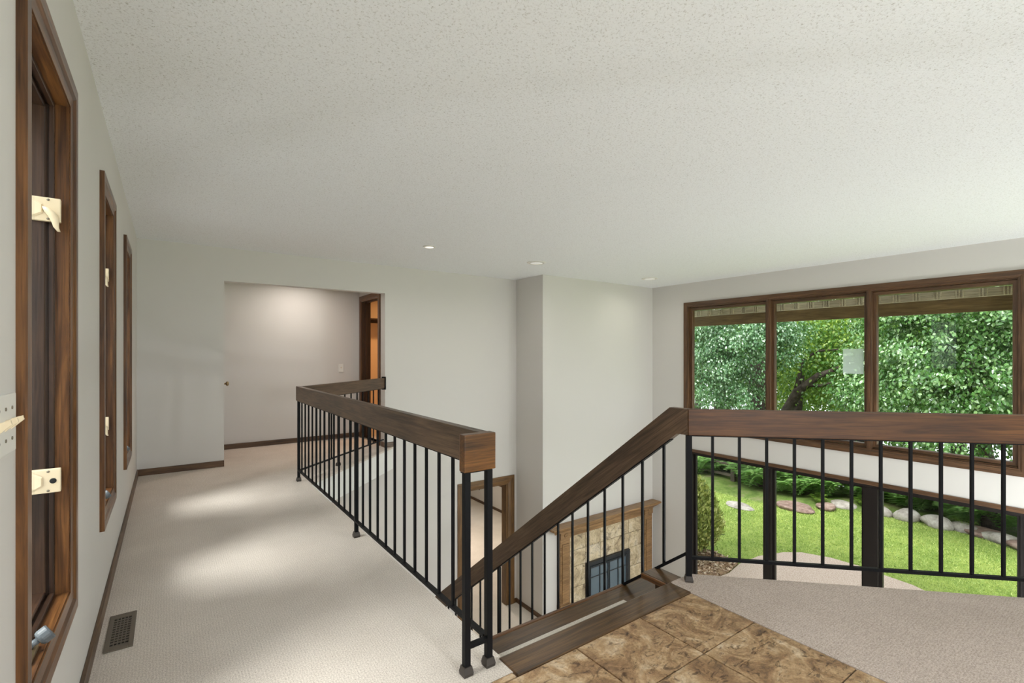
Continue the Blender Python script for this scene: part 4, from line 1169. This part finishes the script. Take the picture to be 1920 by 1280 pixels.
# golden cedar bush by the patio door
bt = thing('clipped_bush', (8.75, 6.02, G), 'rounded golden green conifer bush on mulch outside the patio door', 'bush')
n_ = 9000
u = rng.normal(0, 1, (n_, 3)); u /= np.linalg.norm(u, axis=1)[:, None]
hz = u[:, 2]
rad = np.where(hz > 0, 0.70 * (1 - 0.25 * hz), 0.70)
rr_ = rng.uniform(0.72, 1.02, n_)
P = np.stack([8.75 + u[:, 0] * rad * rr_, 6.02 + u[:, 1] * rad * rr_, G + 0.74 + hz * rr_ * np.where(hz > 0, 0.92, 0.66)], 1)
P += rng.normal(0, 0.02, P.shape)
D = u * np.array([0.7, 0.7, 0.2]) + np.array([0, 0, 0.75]) + rng.normal(0, 0.35, (n_, 3))
o = leaves('foliage', P, D, u + rng.normal(0, 0.5, (n_, 3)), rng.uniform(0.07, 0.13, n_), rng.uniform(0.03, 0.05, n_), M['cedar'], bt, (8.75, 6.02, G))
tube('stem', [(8.75, 6.02, G), (8.75, 6.02, G + 0.5), (8.75, 6.04, G + 1.2)], [0.06, 0.05, 0.02], M['bark'], bt, 8)

# boulders
def boulder(name, x_, y_, sx, sy, sz, mat, label, seed, flat=False):
    bm = bmesh.new()
    bmesh.ops.create_icosphere(bm, subdivisions=3, radius=1)
    r_ = random.Random(seed)
    ph = [(Vector((r_.gauss(0, 1), r_.gauss(0, 1), r_.gauss(0, 1))) * 1.6, r_.uniform(0, 6)) for _ in range(6)]
    for v in bm.verts:
        k_ = 1 + 0.07 * sum(math.sin(v.co.dot(a_) + b_) for a_, b_ in ph)
        v.co = Vector((v.co.x * k_ * sx, v.co.y * k_ * sy, v.co.z * k_ * sz))
        if flat: v.co.z = max(-sz, min(sz * 0.55 + 0.02 * math.sin(v.co.x * 9), v.co.z))
    me = bpy.data.meshes.new(name); bm.to_mesh(me); bm.free()
    for p_ in me.polygons: p_.use_smooth = not flat
    o = obj(name, me, M[mat], None, Matrix.Translation((x_, y_, gz(x_, y_) + sz * 0.45)) @ Matrix.Rotation(r_.uniform(-0.4, 0.4), 4, 'Z'))
    return tag(o, label, 'boulder', 'boulders along the lawn edge')
boulder('boulder', 14.75, 4.50, 0.18, 0.24, 0.17, 'rock', 'smallest of the three pale boulders in a row, nearest the dark door post', 1)
boulder('boulder', 14.75, 4.02, 0.2, 0.24, 0.18, 'rock', 'middle pale rounded boulder in the row at the lawn edge', 2)
boulder('boulder', 14.75, 3.45, 0.25, 0.34, 0.17, 'rock', 'longest pale boulder in the row at the lawn edge', 3)
boulder('boulder', 14.95, 2.98, 0.2, 0.26, 0.12, 'rock', 'low grey stone just past the longest boulder', 4)
boulder('boulder', 14.75, 2.35, 0.3, 0.32, 0.13, 'rock', 'low pale stone at the far right end of the lawn edge', 5)
boulder('boulder', 14.55, 1.95, 0.3, 0.25, 0.13, 'rock2', 'dark low stone at the end of the lawn edge by the door frame', 6)
boulder('flat_stone', 12.6, 7.05, 0.24, 0.42, 0.05, 'rock', 'pale flat stone lying alone in the lawn', 7, True)
boulder('flat_stone', 13.55, 6.05, 0.32, 0.45, 0.12, 'rock2', 'reddish ledge stone at the back of the lawn', 8, True)
boulder('flat_stone', 14.2, 5.55, 0.25, 0.28, 0.12, 'rock2', 'reddish grey ledge stone beside the yellow sprig', 9, True)
boulder('boulder', 14.75, 5.35, 0.25, 0.35, 0.14, 'rock', 'grey mounded stone left of the dark door post', 10)
boulder('flat_stone', 14.9, 2.6, 0.3, 0.5, 0.1, 'rock2', 'rusty ledge stone between the low pale stones', 11, True)
# low yellow plants
sp = fern_mesh(11); 
sp.materials.append(M['leafC'])
for x_, y_, s_, lab in ((14.35, 5.8, 0.38, 'low yellow green sprig between the ledge stones'), (15.0, 5.0, 0.38, 'low yellow green sprig beside the dark door post'), (15.05, 3.0, 0.4, 'low yellow green sprig past the longest boulder')):
    o = obj('yellow_sprig', sp, None, None, Matrix.Translation((x_, y_, G + 0.05)) @ Matrix.Scale(s_, 4))
    tag(o, lab, 'plant')

# split rail fence
fe = thing('split_rail_fence', (14.6, 8.9, G), 'weathered dark split rail fence at the back of the lawn', 'fence')
M['fencewood'] = wood('weathered_fence_wood', lin(50, 44, 38), lin(84, 76, 66), lin(110, 100, 90), 0.85)
for y_ in (8.35, 10.3, 12.3): plank('post', (14.6, y_, G - 0.05), (14.6, y_, G + 0.75), 0.13, 0.13, M['fencewood'], fe, 0.01)
for y0_, y1_ in ((8.38, 10.28), (10.32, 12.28)):
    for z_ in (0.25, 0.58): plank('rail', (14.6, y0_, G + z_), (14.6, y1_, G + z_ + 0.02), 0.06, 0.09, M['fencewood'], fe, 0.012)
